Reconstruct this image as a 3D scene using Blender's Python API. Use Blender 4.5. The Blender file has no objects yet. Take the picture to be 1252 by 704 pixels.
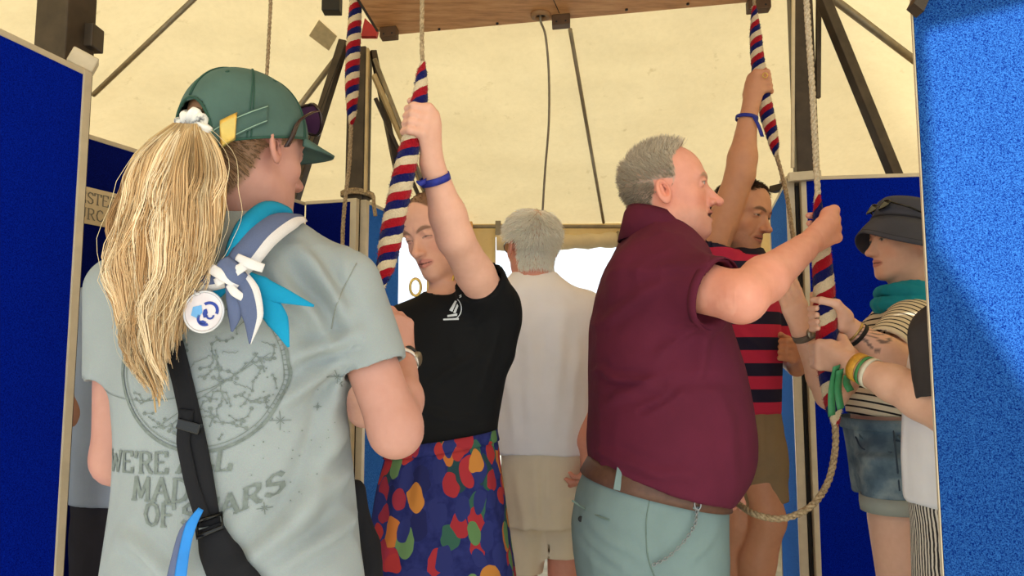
import bpy, bmesh, math, random
import numpy as np
from mathutils import Vector, Matrix
from mathutils.bvhtree import BVHTree

rng = np.random.default_rng(7)
random.seed(7)
SC = bpy.context.scene
COL = SC.collection

# ------------------------------------------------------------------ camera
CAM_H = 1.27
PITCH = math.radians(5.6)
FPX = 900.0
cam_d = bpy.data.cameras.new('camera')
cam = bpy.data.objects.new('camera', cam_d)
COL.objects.link(cam)
cam.location = (0, 0, CAM_H)
cam.rotation_euler = (math.pi / 2 + PITCH, 0, 0)
cam_d.sensor_width = 36.0
cam_d.lens = FPX / 1252 * 36.0
cam_d.clip_start = 0.02
SC.camera = cam

# ------------------------------------------------------------------ world, sun, exposure
SUN_TO = Vector((0.30, -0.62, 0.72)).normalized()      # direction towards the sun
world = bpy.data.worlds.new('world')
SC.world = world
world.use_nodes = True
wn = world.node_tree
wn.nodes['Background'].inputs[0].default_value = (0.80, 0.91, 1.0, 1)
wn.nodes['Background'].inputs[1].default_value = 1.0
sun_d = bpy.data.lights.new('sun', 'SUN')
sun_d.energy = 7.2
sun_d.angle = math.radians(0.8)
sun_d.color = (1.0, 0.97, 0.91)
sun = bpy.data.objects.new('sun', sun_d)
COL.objects.link(sun)
sun.rotation_euler = SUN_TO.to_track_quat('Z', 'Y').to_euler()
sun.location = (2, -4, 6)
SC.view_settings.view_transform = 'Standard'
SC.view_settings.look = 'None'
SC.view_settings.gamma = 1.0
SC.view_settings.use_curve_mapping = False
SC.view_settings.exposure = 0.74
try:
    SC.cycles.use_denoising = True
    SC.cycles.max_bounces = 10
    SC.cycles.diffuse_bounces = 6
    SC.cycles.transmission_bounces = 8
except Exception:
    pass

# ------------------------------------------------------------------ pixel -> direction (1252x704 frame)
_cp, _sp = math.cos(PITCH), math.sin(PITCH)


def W(px, py, y):
    """World point seen at photo pixel (px,py) at distance y in front of the camera."""
    x = (px - 626.0) / FPX
    u = -(py - 352.0) / FPX
    dx, dy, dz = x, _cp - u * _sp, _sp + u * _cp
    t = y / dy
    return np.array([dx * t, y, CAM_H + dz * t])


def lin(c):
    return tuple((v / 12.92 if v <= 0.04045 else ((v + 0.055) / 1.055) ** 2.4) for v in c)


def S(r, g, b):
    return lin((r / 255, g / 255, b / 255))


# ------------------------------------------------------------------ materials
MATS = {}


class NT:
    def __init__(self, name):
        self.m = bpy.data.materials.new(name)
        self.m.use_nodes = True
        self.t = self.m.node_tree
        self.b = self.t.nodes['Principled BSDF']
        self.out = self.t.nodes['Material Output']

    def n(self, typ, **kw):
        nd = self.t.nodes.new(typ)
        for k, v in kw.items():
            if isinstance(v, tuple) and k.startswith('i_'):
                nd.inputs[k[2:]].default_value = v
            elif k.startswith('i_'):
                nd.inputs[k[2:].replace('_', ' ')].default_value = v
            else:
                setattr(nd, k, v)
        return nd

    def l(self, a, b):
        self.t.links.new(a, b)

    def coord(self, out='Object'):
        return self.n('ShaderNodeTexCoord').outputs[out]

    def noise(self, scale, detail=3, vec=None, rough=0.55):
        nd = self.n('ShaderNodeTexNoise')
        nd.inputs['Scale'].default_value = scale
        nd.inputs['Detail'].default_value = detail
        nd.inputs['Roughness'].default_value = rough
        self.l(vec if vec is not None else self.coord(), nd.inputs['Vector'])
        return nd

    def ramp(self, fac, stops, interp='LINEAR'):
        nd = self.n('ShaderNodeValToRGB')
        cr = nd.color_ramp
        cr.interpolation = interp
        while len(cr.elements) < len(stops):
            cr.elements.new(0.5)
        while len(cr.elements) > len(stops):
            cr.elements.remove(cr.elements[-1])
        for e, (p, c) in zip(cr.elements, stops):
            e.position = p
            e.color = (*c, 1) if len(c) == 3 else c
        self.l(fac, nd.inputs['Fac'])
        return nd.outputs['Color']

    def mix(self, fac, a, b, mode='MIX'):
        nd = self.n('ShaderNodeMix', data_type='RGBA', blend_type=mode)
        for v, k in ((fac, 0), (a, 6), (b, 7)):
            if hasattr(v, 'links'):
                self.l(v, nd.inputs[k])
            elif k == 0:
                nd.inputs[0].default_value = v
            else:
                nd.inputs[k].default_value = (*v, 1)
        return nd.outputs[2]

    def math(self, op, a, b=0.0, c=0.0):
        nd = self.n('ShaderNodeMath', operation=op)
        for i, v in enumerate((a, b, c)):
            if hasattr(v, 'links'):
                self.l(v, nd.inputs[i])
            else:
                nd.inputs[i].default_value = v
        return nd.outputs[0]

    def attr(self, name, out='Color'):
        nd = self.n('ShaderNodeAttribute', attribute_name=name)
        return nd.outputs[out]

    def bump(self, h, strength=0.3, dist=0.002):
        nd = self.n('ShaderNodeBump')
        nd.inputs['Strength'].default_value = strength
        nd.inputs['Distance'].default_value = dist
        self.l(h, nd.inputs['Height'])
        self.l(nd.outputs[0], self.b.inputs['Normal'])

    def color(self, c):
        if hasattr(c, 'links'):
            self.l(c, self.b.inputs['Base Color'])
        else:
            self.b.inputs['Base Color'].default_value = (*c, 1)

    def set(self, rough=0.6, metal=0.0, spec=0.5, sheen=0.0):
        self.b.inputs['Roughness'].default_value = rough
        self.b.inputs['Metallic'].default_value = metal
        self.b.inputs['Specular IOR Level'].default_value = spec
        self.b.inputs['Sheen Weight'].default_value = sheen


def simple(name, col, rough=0.6, metal=0.0, var=0.12, scale=30, bump=0.15, bdist=0.001, sheen=0.0, spec=0.4):
    if name in MATS:
        return MATS[name]
    q = NT(name)
    nz = q.noise(scale, 4)
    dark = tuple(v * (1 - var) for v in col)
    light = tuple(min(1, v * (1 + var)) for v in col)
    q.color(q.ramp(nz.outputs['Fac'], [(0.3, dark), (0.7, light)]))
    q.set(rough, metal, spec, sheen)
    if bump:
        q.bump(q.noise(scale * 6, 3).outputs['Fac'], bump, bdist)
    MATS[name] = q.m
    return q.m


def fabric(name, col, weave=900, var=0.1, big=9, rough=0.9, bump=0.25, sheen=0.0):
    if name in MATS:
        return MATS[name]
    q = NT(name)
    nz = q.noise(big, 4)
    c = q.ramp(nz.outputs['Fac'], [(0.3, tuple(v * (1 - var) for v in col)), (0.7, tuple(min(1, v * (1 + var)) for v in col))])
    wv = q.noise(weave, 2)
    c = q.mix(0.16, c, wv.outputs['Color'], 'OVERLAY')
    q.color(c)
    q.set(rough, 0, 0.25, sheen)
    h = q.math('ADD', q.math('MULTIPLY', wv.outputs['Fac'], 0.25), q.noise(38, 4).outputs['Fac'])
    q.bump(h, bump, 0.004)
    MATS[name] = q.m
    return q.m


# ------------------------------------------------------------------ numpy noise
_perm = rng.random((64, 64, 64)).astype(np.float32)


def vnoise(p, scale=1.0, seed=0):
    p = np.asarray(p, dtype=np.float64) * scale + seed * 17.31
    i = np.floor(p).astype(int)
    f = p - i
    f = f * f * (3 - 2 * f)
    r = 0
    for a in (0, 1):
        wa = f[:, 0] if a else 1 - f[:, 0]
        for b in (0, 1):
            wb = f[:, 1] if b else 1 - f[:, 1]
            for c in (0, 1):
                wc = f[:, 2] if c else 1 - f[:, 2]
                r = r + wa * wb * wc * _perm[(i[:, 0] + a) & 63, (i[:, 1] + b) & 63, (i[:, 2] + c) & 63]
    return r * 2 - 1


def unit(v):
    v = np.asarray(v, float)
    return v / (np.linalg.norm(v) + 1e-12)


# ------------------------------------------------------------------ signed distance volumes -> one continuous mesh
class Vol:
    def __init__(s, lo, hi, base, fine=()):
        s.ax = []
        for a in range(3):
            x = lo[a]
            xs = [x]
            while x < hi[a]:
                r = base
                for (fl, fh, fr) in fine:
                    if fl[a] <= x <= fh[a]:
                        r = min(r, fr)
                x += r
                xs.append(x)
            s.ax.append(np.array(xs, np.float32))
        s.F = np.full([len(a) for a in s.ax], 0.15, np.float32)

    def sub(s, lo, hi):
        sl = []
        for a in range(3):
            i0 = max(0, np.searchsorted(s.ax[a], lo[a]) - 1)
            i1 = min(len(s.ax[a]), np.searchsorted(s.ax[a], hi[a]) + 1)
            if i1 <= i0:
                return None
            sl.append(slice(i0, i1))
        X = s.ax[0][sl[0]][:, None, None]
        Y = s.ax[1][sl[1]][None, :, None]
        Z = s.ax[2][sl[2]][None, None, :]
        return tuple(sl), X, Y, Z

    def add(s, prim, k=0.015):
        fn, lo, hi = prim
        r = s.sub(np.asarray(lo) - k - 0.02, np.asarray(hi) + k + 0.02)
        if r is None:
            return
        sl, X, Y, Z = r
        d = fn(X, Y, Z).astype(np.float32)
        a = s.F[sl]
        if k > 0:
            h = np.maximum(k - np.abs(a - d), 0) / k
            s.F[sl] = np.minimum(a, d) - h * h * (k * 0.25)
        else:
            s.F[sl] = np.minimum(a, d)

    def cut(s, prim, k=0.004):
        fn, lo, hi = prim
        r = s.sub(np.asarray(lo) - 0.03, np.asarray(hi) + 0.03)
        if r is None:
            return
        sl, X, Y, Z = r
        d = -fn(X, Y, Z).astype(np.float32)
        a = s.F[sl]
        h = np.maximum(k - np.abs(a - d), 0) / k
        s.F[sl] = np.maximum(a, d) + h * h * (k * 0.25)

    def mesh(s, smooth=1):
        F = s.F
        F[0], F[-1], F[:, 0], F[:, -1], F[:, :, 0], F[:, :, -1] = 0.1, 0.1, 0.1, 0.1, 0.1, 0.1
        I = F < 0
        c = np.zeros([n - 1 for n in F.shape], np.uint8)
        for a in (0, 1):
            for b in (0, 1):
                for d in (0, 1):
                    c += I[a:a + c.shape[0], b:b + c.shape[1], d:d + c.shape[2]]
        act = (c > 0) & (c < 8)
        ii = np.array(np.nonzero(act))
        n = ii.shape[1]
        cid = np.full(c.shape, -1, np.int32)
        cid[act] = np.arange(n)
        acc = np.zeros((n, 3))
        cnt = np.zeros(n)
        cor = [(a, b, d) for a in (0, 1) for b in (0, 1) for d in (0, 1)]
        for ca in cor:
            for axis in range(3):
                if ca[axis]:
                    continue
                cb = list(ca)
                cb[axis] = 1
                fa = F[ii[0] + ca[0], ii[1] + ca[1], ii[2] + ca[2]]
                fb = F[ii[0] + cb[0], ii[1] + cb[1], ii[2] + cb[2]]
                m = (fa < 0) != (fb < 0)
                t = np.where(m, fa / np.where(m, fa - fb, 1), 0)
                for q in range(3):
                    pa = s.ax[q][ii[q] + ca[q]]
                    pb = s.ax[q][ii[q] + cb[q]]
                    acc[:, q] += np.where(m, pa + t * (pb - pa), 0)
                cnt += m
        V = acc / cnt[:, None]
        quads = []
        for axis in range(3):
            o1, o2 = (axis + 1) % 3, (axis + 2) % 3
            A = np.take(I, range(F.shape[axis] - 1), axis)
            B = np.take(I, range(1, F.shape[axis]), axis)
            ch = np.array(np.nonzero(A != B))
            ok = (ch[o1] > 0) & (ch[o2] > 0) & (ch[o1] < c.shape[o1]) & (ch[o2] < c.shape[o2])
            ch = ch[:, ok]
            sg = A[ch[0], ch[1], ch[2]]

            def cell(d1, d2):
                q = ch.copy()
                q[o1] -= d1
                q[o2] -= d2
                return cid[q[0], q[1], q[2]]
            Q = np.stack([cell(1, 1), cell(0, 1), cell(0, 0), cell(1, 0)], 1)
            Q[~sg] = Q[~sg][:, ::-1]
            quads.append(Q)
        Q = np.concatenate(quads)
        # light smoothing
        for _ in range(smooth):
            sm = np.zeros_like(V)
            dg = np.zeros(len(V))
            for a, b in ((0, 1), (1, 2), (2, 3), (3, 0)):
                np.add.at(sm, Q[:, a], V[Q[:, b]])
                np.add.at(dg, Q[:, a], 1)
            V = V * 0.5 + 0.5 * sm / np.maximum(dg, 1)[:, None]
        return V, Q


def vnormals(V, Q):
    n = np.cross(V[Q[:, 2]] - V[Q[:, 0]], V[Q[:, 3]] - V[Q[:, 1]])
    N = np.zeros_like(V)
    for a in range(4):
        np.add.at(N, Q[:, a], n)
    return N / (np.linalg.norm(N, axis=1)[:, None] + 1e-12)


def rc(a, b, ra, rb=None):
    """round cone between two points"""
    a, b = np.asarray(a, float), np.asarray(b, float)
    rb = ra if rb is None else rb
    ba = b - a
    L = float(ba @ ba) + 1e-12
    R = max(ra, rb)

    def fn(X, Y, Z):
        x, y, z = X - a[0], Y - a[1], Z - a[2]
        t = np.clip((x * ba[0] + y * ba[1] + z * ba[2]) / L, 0, 1)
        return np.sqrt((x - t * ba[0]) ** 2 + (y - t * ba[1]) ** 2 + (z - t * ba[2]) ** 2) - (ra + (rb - ra) * t)
    return fn, np.minimum(a, b) - R, np.maximum(a, b) + R


def ell(c, r, R=None):
    c, r = np.asarray(c, float), np.asarray(r, float)
    R = np.eye(3) if R is None else np.asarray(R, float)
    m = r.max()

    def fn(X, Y, Z):
        x, y, z = X - c[0], Y - c[1], Z - c[2]
        q = [x * R[0, i] + y * R[1, i] + z * R[2, i] for i in range(3)]
        k0 = np.sqrt(sum((q[i] / r[i]) ** 2 for i in range(3)))
        k1 = np.sqrt(sum((q[i] / r[i] ** 2) ** 2 for i in range(3))) + 1e-9
        return k0 * (k0 - 1) / k1
    ext = np.sqrt(((R * r) ** 2).sum(1))
    return fn, c - ext, c + ext


def stack(rows, off=0.0, pw=2.3):
    """rows: (z, cx, cy, half_x, depth_near, depth_far); elliptical slices along z"""
    A = np.array(sorted(rows), float)
    z = A[:, 0]
    zz = np.linspace(z[0], z[-1], 120)
    cols = []
    for i in range(1, 6):
        v = np.interp(zz, z, A[:, i])
        k = np.ones(9) / 9
        vp = np.concatenate([np.full(4, v[0]), v, np.full(4, v[-1])])
        cols.append(np.convolve(vp, k, 'valid'))

    def fn(X, Y, Z):
        cx, cy, w, dn, df = [np.interp(Z, zz, c) for c in cols]
        x, y = X - cx, Y - cy
        d = np.where(y < 0, dn, df) + off
        q = (np.abs(x / (w + off)) ** pw + np.abs(y / d) ** pw) ** (1 / pw) + 1e-6
        r = np.sqrt(x * x + y * y)
        dist = np.where(q > 0.3, r * (1 - 1 / q), -0.05)
        return np.maximum(dist, np.maximum(z[0] - Z, Z - z[-1]))
    lo = np.array([(cols[0] - cols[2]).min(), (cols[1] - cols[3]).min(), z[0]]) - abs(off)
    hi = np.array([(cols[0] + cols[2]).max(), (cols[1] + cols[4]).max(), z[-1]]) + abs(off)
    return fn, lo, hi


def halfball(c, n, R):
    """region beyond a plane, within radius R: for trimming cuffs and hems"""
    c, n = np.asarray(c, float), unit(n)

    def fn(X, Y, Z):
        x, y, z = X - c[0], Y - c[1], Z - c[2]
        return np.maximum(-(x * n[0] + y * n[1] + z * n[2]), np.sqrt(x * x + y * y + z * z) - R)
    return fn, c - R, c + R


def sleeve(a, b, ra, rb, cuff, n, hole):
    """round cone trimmed flat at the cuff and hollowed there"""
    f1, lo, hi = rc(a, b, ra, rb)
    n = unit(n)
    c = np.asarray(cuff, float)
    f2, _, _ = rc(c - n * .03, c + n * .1, hole, hole)

    def fn(X, Y, Z):
        d = np.maximum(f1(X, Y, Z), (X - c[0]) * n[0] + (Y - c[1]) * n[1] + (Z - c[2]) * n[2])
        return np.maximum(d, -f2(X, Y, Z))
    return fn, lo, hi


def prow(rows, y):
    """(row, left px, right px, depth near, depth far[, y]) photo silhouette rows -> stack rows"""
    out = []
    for r in rows:
        yy = r[5] if len(r) > 5 else y
        a, b = W(r[1], r[0], yy), W(r[2], r[0], yy)
        out.append((a[2], (a[0] + b[0]) / 2, yy, (b[0] - a[0]) / 2, r[3], r[4]))
    return out


# ------------------------------------------------------------------ objects
def link(o, parent=None):
    COL.objects.link(o)
    if parent is not None:
        o.parent = parent
    return o


def root(name, label, cat, loc=(0, 0, 0), group=None):
    o = bpy.data.objects.new(name, None)
    o.empty_display_size = 0.1
    COL.objects.link(o)
    o.location = loc
    o['label'] = label
    o['category'] = cat
    if group:
        o['group'] = group
    bpy.context.view_layer.update()
    return o


def origin(parent):
    v = np.zeros(3)
    while parent is not None:
        v = v + np.array(parent.location)
        parent = parent.parent
    return v


def mobj(name, V, F, mat, parent=None, smooth=True, attrs=None):
    """world-space vertices; stored relative to the parent"""
    V = np.asarray(V, float) - origin(parent)
    me = bpy.data.meshes.new(name)
    me.from_pydata(V.tolist(), [], F.tolist() if hasattr(F, 'tolist') else F)
    if smooth:
        me.polygons.foreach_set('use_smooth', np.ones(len(me.polygons), bool))
    me.materials.append(mat)
    for k, v in (attrs or {}).items():
        v = np.asarray(v, np.float32)
        if v.ndim == 2 and v.shape[1] == 3 and k != 'uvp':
            v = np.concatenate([v, np.ones((len(v), 1), np.float32)], 1)
            at = me.attributes.new(k, 'FLOAT_COLOR', 'POINT')
            at.data.foreach_set('color', v.ravel())
        elif v.ndim == 2:
            at = me.attributes.new(k, 'FLOAT_VECTOR', 'POINT')
            at.data.foreach_set('vector', v.ravel())
        else:
            at = me.attributes.new(k, 'FLOAT', 'POINT')
            at.data.foreach_set('value', v.ravel())
    me.update()
    o = bpy.data.objects.new(name, me)
    return link(o, parent)


def struct(o):
    o['kind'] = 'structure'
    return o


class MB:
    """collects simple solids into one mesh"""

    def __init__(s):
        s.v, s.f = [], []

    def add(s, V, F):
        b = len(s.v)
        s.v += [tuple(map(float, p)) for p in V]
        s.f += [tuple(int(i) + b for i in f) for f in F]
        return s

    def box(s, c, ax, ay, az):
        c, ax, ay, az = [np.asarray(q, float) for q in (c, ax, ay, az)]
        V = [c + i * ax + j * ay + k * az for i in (-1, 1) for j in (-1, 1) for k in (-1, 1)]
        return s.add(V, [(0, 1, 3, 2), (4, 6, 7, 5), (0, 4, 5, 1), (2, 3, 7, 6), (0, 2, 6, 4), (1, 5, 7, 3)])

    def bar(s, a, b, w, h, up=(0, 0, 1)):
        a, b = np.asarray(a, float), np.asarray(b, float)
        d = unit(b - a)
        x = np.cross(d, up)
        if np.linalg.norm(x) < 1e-3:
            x = np.cross(d, (0, 1, 0))
        x = unit(x)
        y = np.cross(x, d)
        return s.box((a + b) / 2, (b - a) / 2, x * w / 2, y * h / 2)

    def tube(s, pts, r, n=10, closed=False):
        V, F = tube(pts, r, n, closed)
        return s.add(V, F)

    def prism(s, poly, axis_vec):
        """planar polygon (3d points) extruded by a vector"""
        P = [np.asarray(p, float) for p in poly]
        n = len(P)
        V = P + [p + np.asarray(axis_vec) for p in P]
        F = [tuple(range(n))[::-1], tuple(range(n, 2 * n))]
        F += [(i, (i + 1) % n, n + (i + 1) % n, n + i) for i in range(n)]
        return s.add(V, F)

    def obj(s, name, mat, parent=None, smooth=False, bevel=0.0, attrs=None):
        o = mobj(name, s.v, s.f, mat, parent, smooth, attrs)
        if bevel:
            m = o.modifiers.new('bevel', 'BEVEL')
            m.width = bevel
            m.segments = 2
            m.limit_method = 'ANGLE'
        return o


def frames(P):
    P = np.asarray(P, float)
    T = np.gradient(P, axis=0)
    T /= np.linalg.norm(T, axis=1)[:, None] + 1e-12
    u = np.cross(T[0], (0.31, 0.95, 0.1))
    if np.linalg.norm(u) < 0.1:
        u = np.cross(T[0], (1, 0, 0))
    u = unit(u)
    U = []
    for t in T:
        u = unit(u - t * (u @ t))
        U.append(u)
    U = np.array(U)
    return T, U, np.cross(T, U)


def tube(pts, r, n=10, closed=False, caps=True):
    P = np.asarray(pts, float)
    m = len(P)
    if closed:
        T = np.roll(P, -1, 0) - np.roll(P, 1, 0)
        T /= np.linalg.norm(T, axis=1)[:, None]
        nrm = unit(np.cross(T[0], T[m // 4]))
        U = np.repeat(nrm[None], m, 0)
        B = np.cross(T, U)
    else:
        T, U, B = frames(P)
    r = np.broadcast_to(np.asarray(r, float), (m,))
    a = np.linspace(0, 2 * np.pi, n, endpoint=False)
    V = (P[:, None] + r[:, None, None] * (np.cos(a)[None, :, None] * U[:, None] + np.sin(a)[None, :, None] * B[:, None])).reshape(-1, 3)
    F = []
    for i in range(m if closed else m - 1):
        i2 = (i + 1) % m
        for j in range(n):
            j2 = (j + 1) % n
            F.append((i * n + j, i * n + j2, i2 * n + j2, i2 * n + j))
    if caps and not closed:
        F.append(tuple(range(n))[::-1])
        F.append(tuple((m - 1) * n + j for j in range(n)))
    return V, F


def spline(pts, n=40):
    """Catmull-Rom through the points"""
    P = np.asarray(pts, float)
    if len(P) == 2:
        return P[0] + (P[1] - P[0]) * np.linspace(0, 1, n)[:, None]
    Q = np.vstack([2 * P[0] - P[1], P, 2 * P[-1] - P[-2]])
    out = []
    for t in np.linspace(0, len(P) - 1 - 1e-9, n):
        i = int(t)
        f = t - i
        a, b, c, d = Q[i:i + 4]
        out.append(0.5 * (2 * b + (c - a) * f + (2 * a - 5 * b + 4 * c - d) * f * f + (3 * b - a - 3 * c + d) * f ** 3))
    return np.array(out)


def strands(name, paths, r0, r1, cols, mat, parent):
    """many thin tapered hairs in one mesh. paths: (S,N,3)"""
    Sn, N, _ = paths.shape
    T = np.gradient(paths, axis=1)
    T /= np.linalg.norm(T, axis=2)[..., None] + 1e-9
    ref = rng.normal(size=(Sn, 1, 3))
    U = np.cross(T, ref)
    U /= np.linalg.norm(U, axis=2)[..., None] + 1e-9
    B = np.cross(T, U)
    r0 = np.broadcast_to(r0, (Sn,))[:, None]
    r1 = np.broadcast_to(r1, (Sn,))[:, None]
    t = np.linspace(0, 1, N)[None]
    r = (r0 * (1 - t ** 2) + r1 * t ** 2)[..., None]
    vs = []
    for a in (0, 2.0944, 4.18879):
        vs.append(paths + r * (math.cos(a) * U + math.sin(a) * B))
    V = np.stack(vs, 2).reshape(-1, 3)
    base = (np.arange(Sn)[:, None] * N + np.arange(N - 1)[None]).ravel() * 3
    F = np.concatenate([np.stack([base + j, base + (j + 1) % 3, base + 3 + (j + 1) % 3, base + 3 + j], 1) for j in range(3)])
    C = np.repeat(cols, N * 3, 0) if cols.ndim == 2 else np.repeat(cols.reshape(-1, 3), 3, 0)
    o = mobj(name, V, F, mat, parent, True, {'Col': C})
    o['kind'] = 'stuff'
    return o


def sheet(name, P, mat, parent, thick=0.002, attrs=None, smooth=True):
    """grid of points (m,n,3) -> cloth sheet with thickness"""
    P = np.asarray(P, float)
    m, n, _ = P.shape
    idx = np.arange(m * n).reshape(m, n)
    F = np.stack([idx[:-1, :-1], idx[1:, :-1], idx[1:, 1:], idx[:-1, 1:]], -1).reshape(-1, 4)
    o = mobj(name, P.reshape(-1, 3), F, mat, parent, smooth, attrs)
    if thick:
        md = o.modifiers.new('thickness', 'SOLIDIFY')
        md.thickness = thick
        md.offset = 0
    return o


def WZ(px, py, z):
    a, b = W(px, py, 1.0), W(px, py, 2.0)
    t = (z - a[2]) / (b[2] - a[2])
    return a + (b - a) * t


# ------------------------------------------------------------------ setting materials
def canvas_mat(name, col, trans, stain):
    q = NT(name)
    n1 = q.noise(1.6, 6, rough=0.65)
    n2 = q.noise(11, 5, rough=0.6)
    c = q.ramp(n1.outputs['Fac'], [(0.3, tuple(v * 0.93 for v in col)), (0.62, col)])
    spots = q.ramp(n2.outputs['Fac'], [(0.22, stain), (0.36, (1, 1, 1))])
    c = q.mix(0.4, c, spots, 'MULTIPLY')
    n4 = q.noise(26, 5, rough=0.75)
    c = q.mix(0.10, c, q.ramp(n4.outputs['Fac'], [(0.35, (0.6, 0.55, 0.45)), (0.6, (1, 1, 1))]), 'MULTIPLY')
    vec = q.n('ShaderNodeMapping')
    q.l(q.coord(), vec.inputs['Vector'])
    vec.inputs['Scale'].default_value = (1.0, 2.0, 1.0)
    n3 = q.noise(2.2, 4, vec.outputs[0])
    c = q.mix(0.14, c, q.ramp(n3.outputs['Fac'], [(0.35, (0.75, 0.7, 0.6)), (0.6, (1, 1, 1))]), 'MULTIPLY')
    d = q.n('ShaderNodeBsdfDiffuse')
    t = q.n('ShaderNodeBsdfTranslucent')
    q.l(c, d.inputs[0])
    q.l(c, t.inputs[0])
    mx = q.n('ShaderNodeMixShader')
    mx.inputs[0].default_value = trans
    q.l(d.outputs[0], mx.inputs[1])
    q.l(t.outputs[0], mx.inputs[2])
    q.l(mx.outputs[0], q.out.inputs['Surface'])
    bp = q.n('ShaderNodeBump')
    bp.inputs['Strength'].default_value = 0.35
    bp.inputs['Distance'].default_value = 0.02
    q.l(q.math('ADD', n2.outputs['Fac'], n3.outputs['Fac']), bp.inputs['Height'])
    q.l(bp.outputs[0], d.inputs['Normal'])
    return q.m


M_canvas = canvas_mat('cream_canvas', (0.89, 0.715, 0.395), 0.235, (0.45, 0.36, 0.22))
M_floor = simple('trodden_grass', (0.40, 0.395, 0.34), 0.95, 0, 0.35, 5, 0.4, 0.01)
M_steel = simple('brown_steel', S(66, 55, 44), 0.5, 0.25, 0.3, 14, 0.2, 0.001)
M_galv = simple('galvanised_tube', S(140, 128, 108), 0.45, 0.5, 0.15, 20)
M_alu = simple('cream_aluminium', S(200, 186, 160), 0.45, 0.15, 0.08, 20)
M_dark = simple('dark_gap', S(28, 26, 26), 0.6)
M_palewood = simple('pale_timber', S(190, 165, 120), 0.7, 0, 0.15, 12)
M_red = simple('red_paint', S(160, 34, 34), 0.5)
M_block = simple('stained_block', S(92, 66, 42), 0.6, 0, 0.2, 25)


def felt(name, dark, light, speck):
    q = NT(name)
    n = q.noise(330, 2, rough=0.8)
    b = q.noise(3, 3)
    c = q.ramp(n.outputs['Fac'], [(0.36, dark), (0.5, tuple((a + d) / 2 for a, d in zip(dark, light))), (0.66, light)])
    c = q.mix(0.25, c, q.ramp(b.outputs['Fac'], [(0.3, (0.7, 0.7, 0.75)), (0.7, (1, 1, 1))]), 'MULTIPLY')
    q.color(c)
    q.set(1.0, 0, 0.03, speck)
    q.b.inputs['Sheen Roughness'].default_value = 0.4
    q.b.inputs['Sheen Tint'].default_value = (0.25, 0.5, 1, 1)
    q.bump(n.outputs['Fac'], 0.6, 0.002)
    return q.m


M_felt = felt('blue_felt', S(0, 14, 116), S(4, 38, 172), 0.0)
M_felt_sun = felt('sunlit_blue_felt', S(0, 24, 100), S(46, 100, 172), 0.0)  # sunlit copy of the blue felt, lightened in its colour
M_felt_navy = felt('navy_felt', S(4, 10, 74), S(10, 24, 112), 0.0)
M_felt_lit = felt('lit_blue_felt', S(2, 52, 160), S(70, 142, 232), 0.0)  # doorway light on the far boards put into this lighter felt colour

q = NT('plywood')
vec = q.n('ShaderNodeMapping')
q.l(q.coord(), vec.inputs['Vector'])
vec.inputs['Scale'].default_value = (1.2, 7, 1)
vec.inputs['Rotation'].default_value = (0, 0, 0.25)
nz = q.noise(5, 7, vec.outputs[0], 0.65)
q.color(q.ramp(nz.outputs['Fac'], [(0.25, S(150, 100, 58)), (0.5, S(200, 144, 92)), (0.75, S(220, 170, 118))]))
q.set(0.6, 0, 0.3)
q.bump(nz.outputs['Fac'], 0.1, 0.001)
M_ply = q.m

# ------------------------------------------------------------------ floor
mb = MB()
mb.box((0, 4, -0.05), (14, 0, 0), (0, 14, 0), (0, 0, 0.05))
struct(mb.obj('floor', M_floor))

# ------------------------------------------------------------------ tent canvas
EY, EX, EZ, SL, FY = 5.2, 3.3, 2.24, 0.45, -1.25


def roof_z(x, y):
    k = 0.12
    v = None
    for d in (EY - y, x + EX, EX - x):
        if v is None:
            v = d
        else:
            h = np.maximum(k - np.abs(v - d), 0) / k
            v = np.minimum(v, d) - h * h * k / 4
    return EZ + SL * v


xs, ys = np.linspace(-EX, EX, 121), np.linspace(FY, EY, 153)
GX, GY = np.meshgrid(xs, ys, indexing='ij')
GZ = roof_z(GX, GY)
P = np.stack([GX, GY, GZ], -1)
inner = np.minimum(np.minimum(EX - np.abs(GX), EY - GY), GY - FY)
amp = np.clip(inner * 2, 0, 1)
pp = P.reshape(-1, 3)
GZ = GZ + amp * (0.016 * vnoise(pp, 1.4, 1) + 0.007 * vnoise(pp * [1, 3.5, 1], 2.2, 2)).reshape(GZ.shape)
P[..., 2] = GZ
bm = bmesh.new()
vv = [[bm.verts.new(P[i, j]) for j in range(P.shape[1])] for i in range(P.shape[0])]
for i in range(P.shape[0] - 1):
    for j in range(P.shape[1] - 1):
        bm.faces.new((vv[i][j], vv[i + 1][j], vv[i + 1][j + 1], vv[i][j + 1]))
# unseen opening added to the roof, shaped to throw the sunlit patch
s_ = np.array(SUN_TO)
YP = 1.44                                              # distance of the near right board
b0, b1 = W(1118, 130, YP), W(1248, 402, YP)            # edge of the sunlight on that board
LEFT, TOPP = W(1115, 40, 1.5) + [0.02, 0, 0], np.array([1.0, YP, 2.02])


def sunplane(a, b, inside):
    n = unit(np.cross(b - a, s_))
    if (inside - a) @ n < 0:
        n = -n
    return a, n


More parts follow.
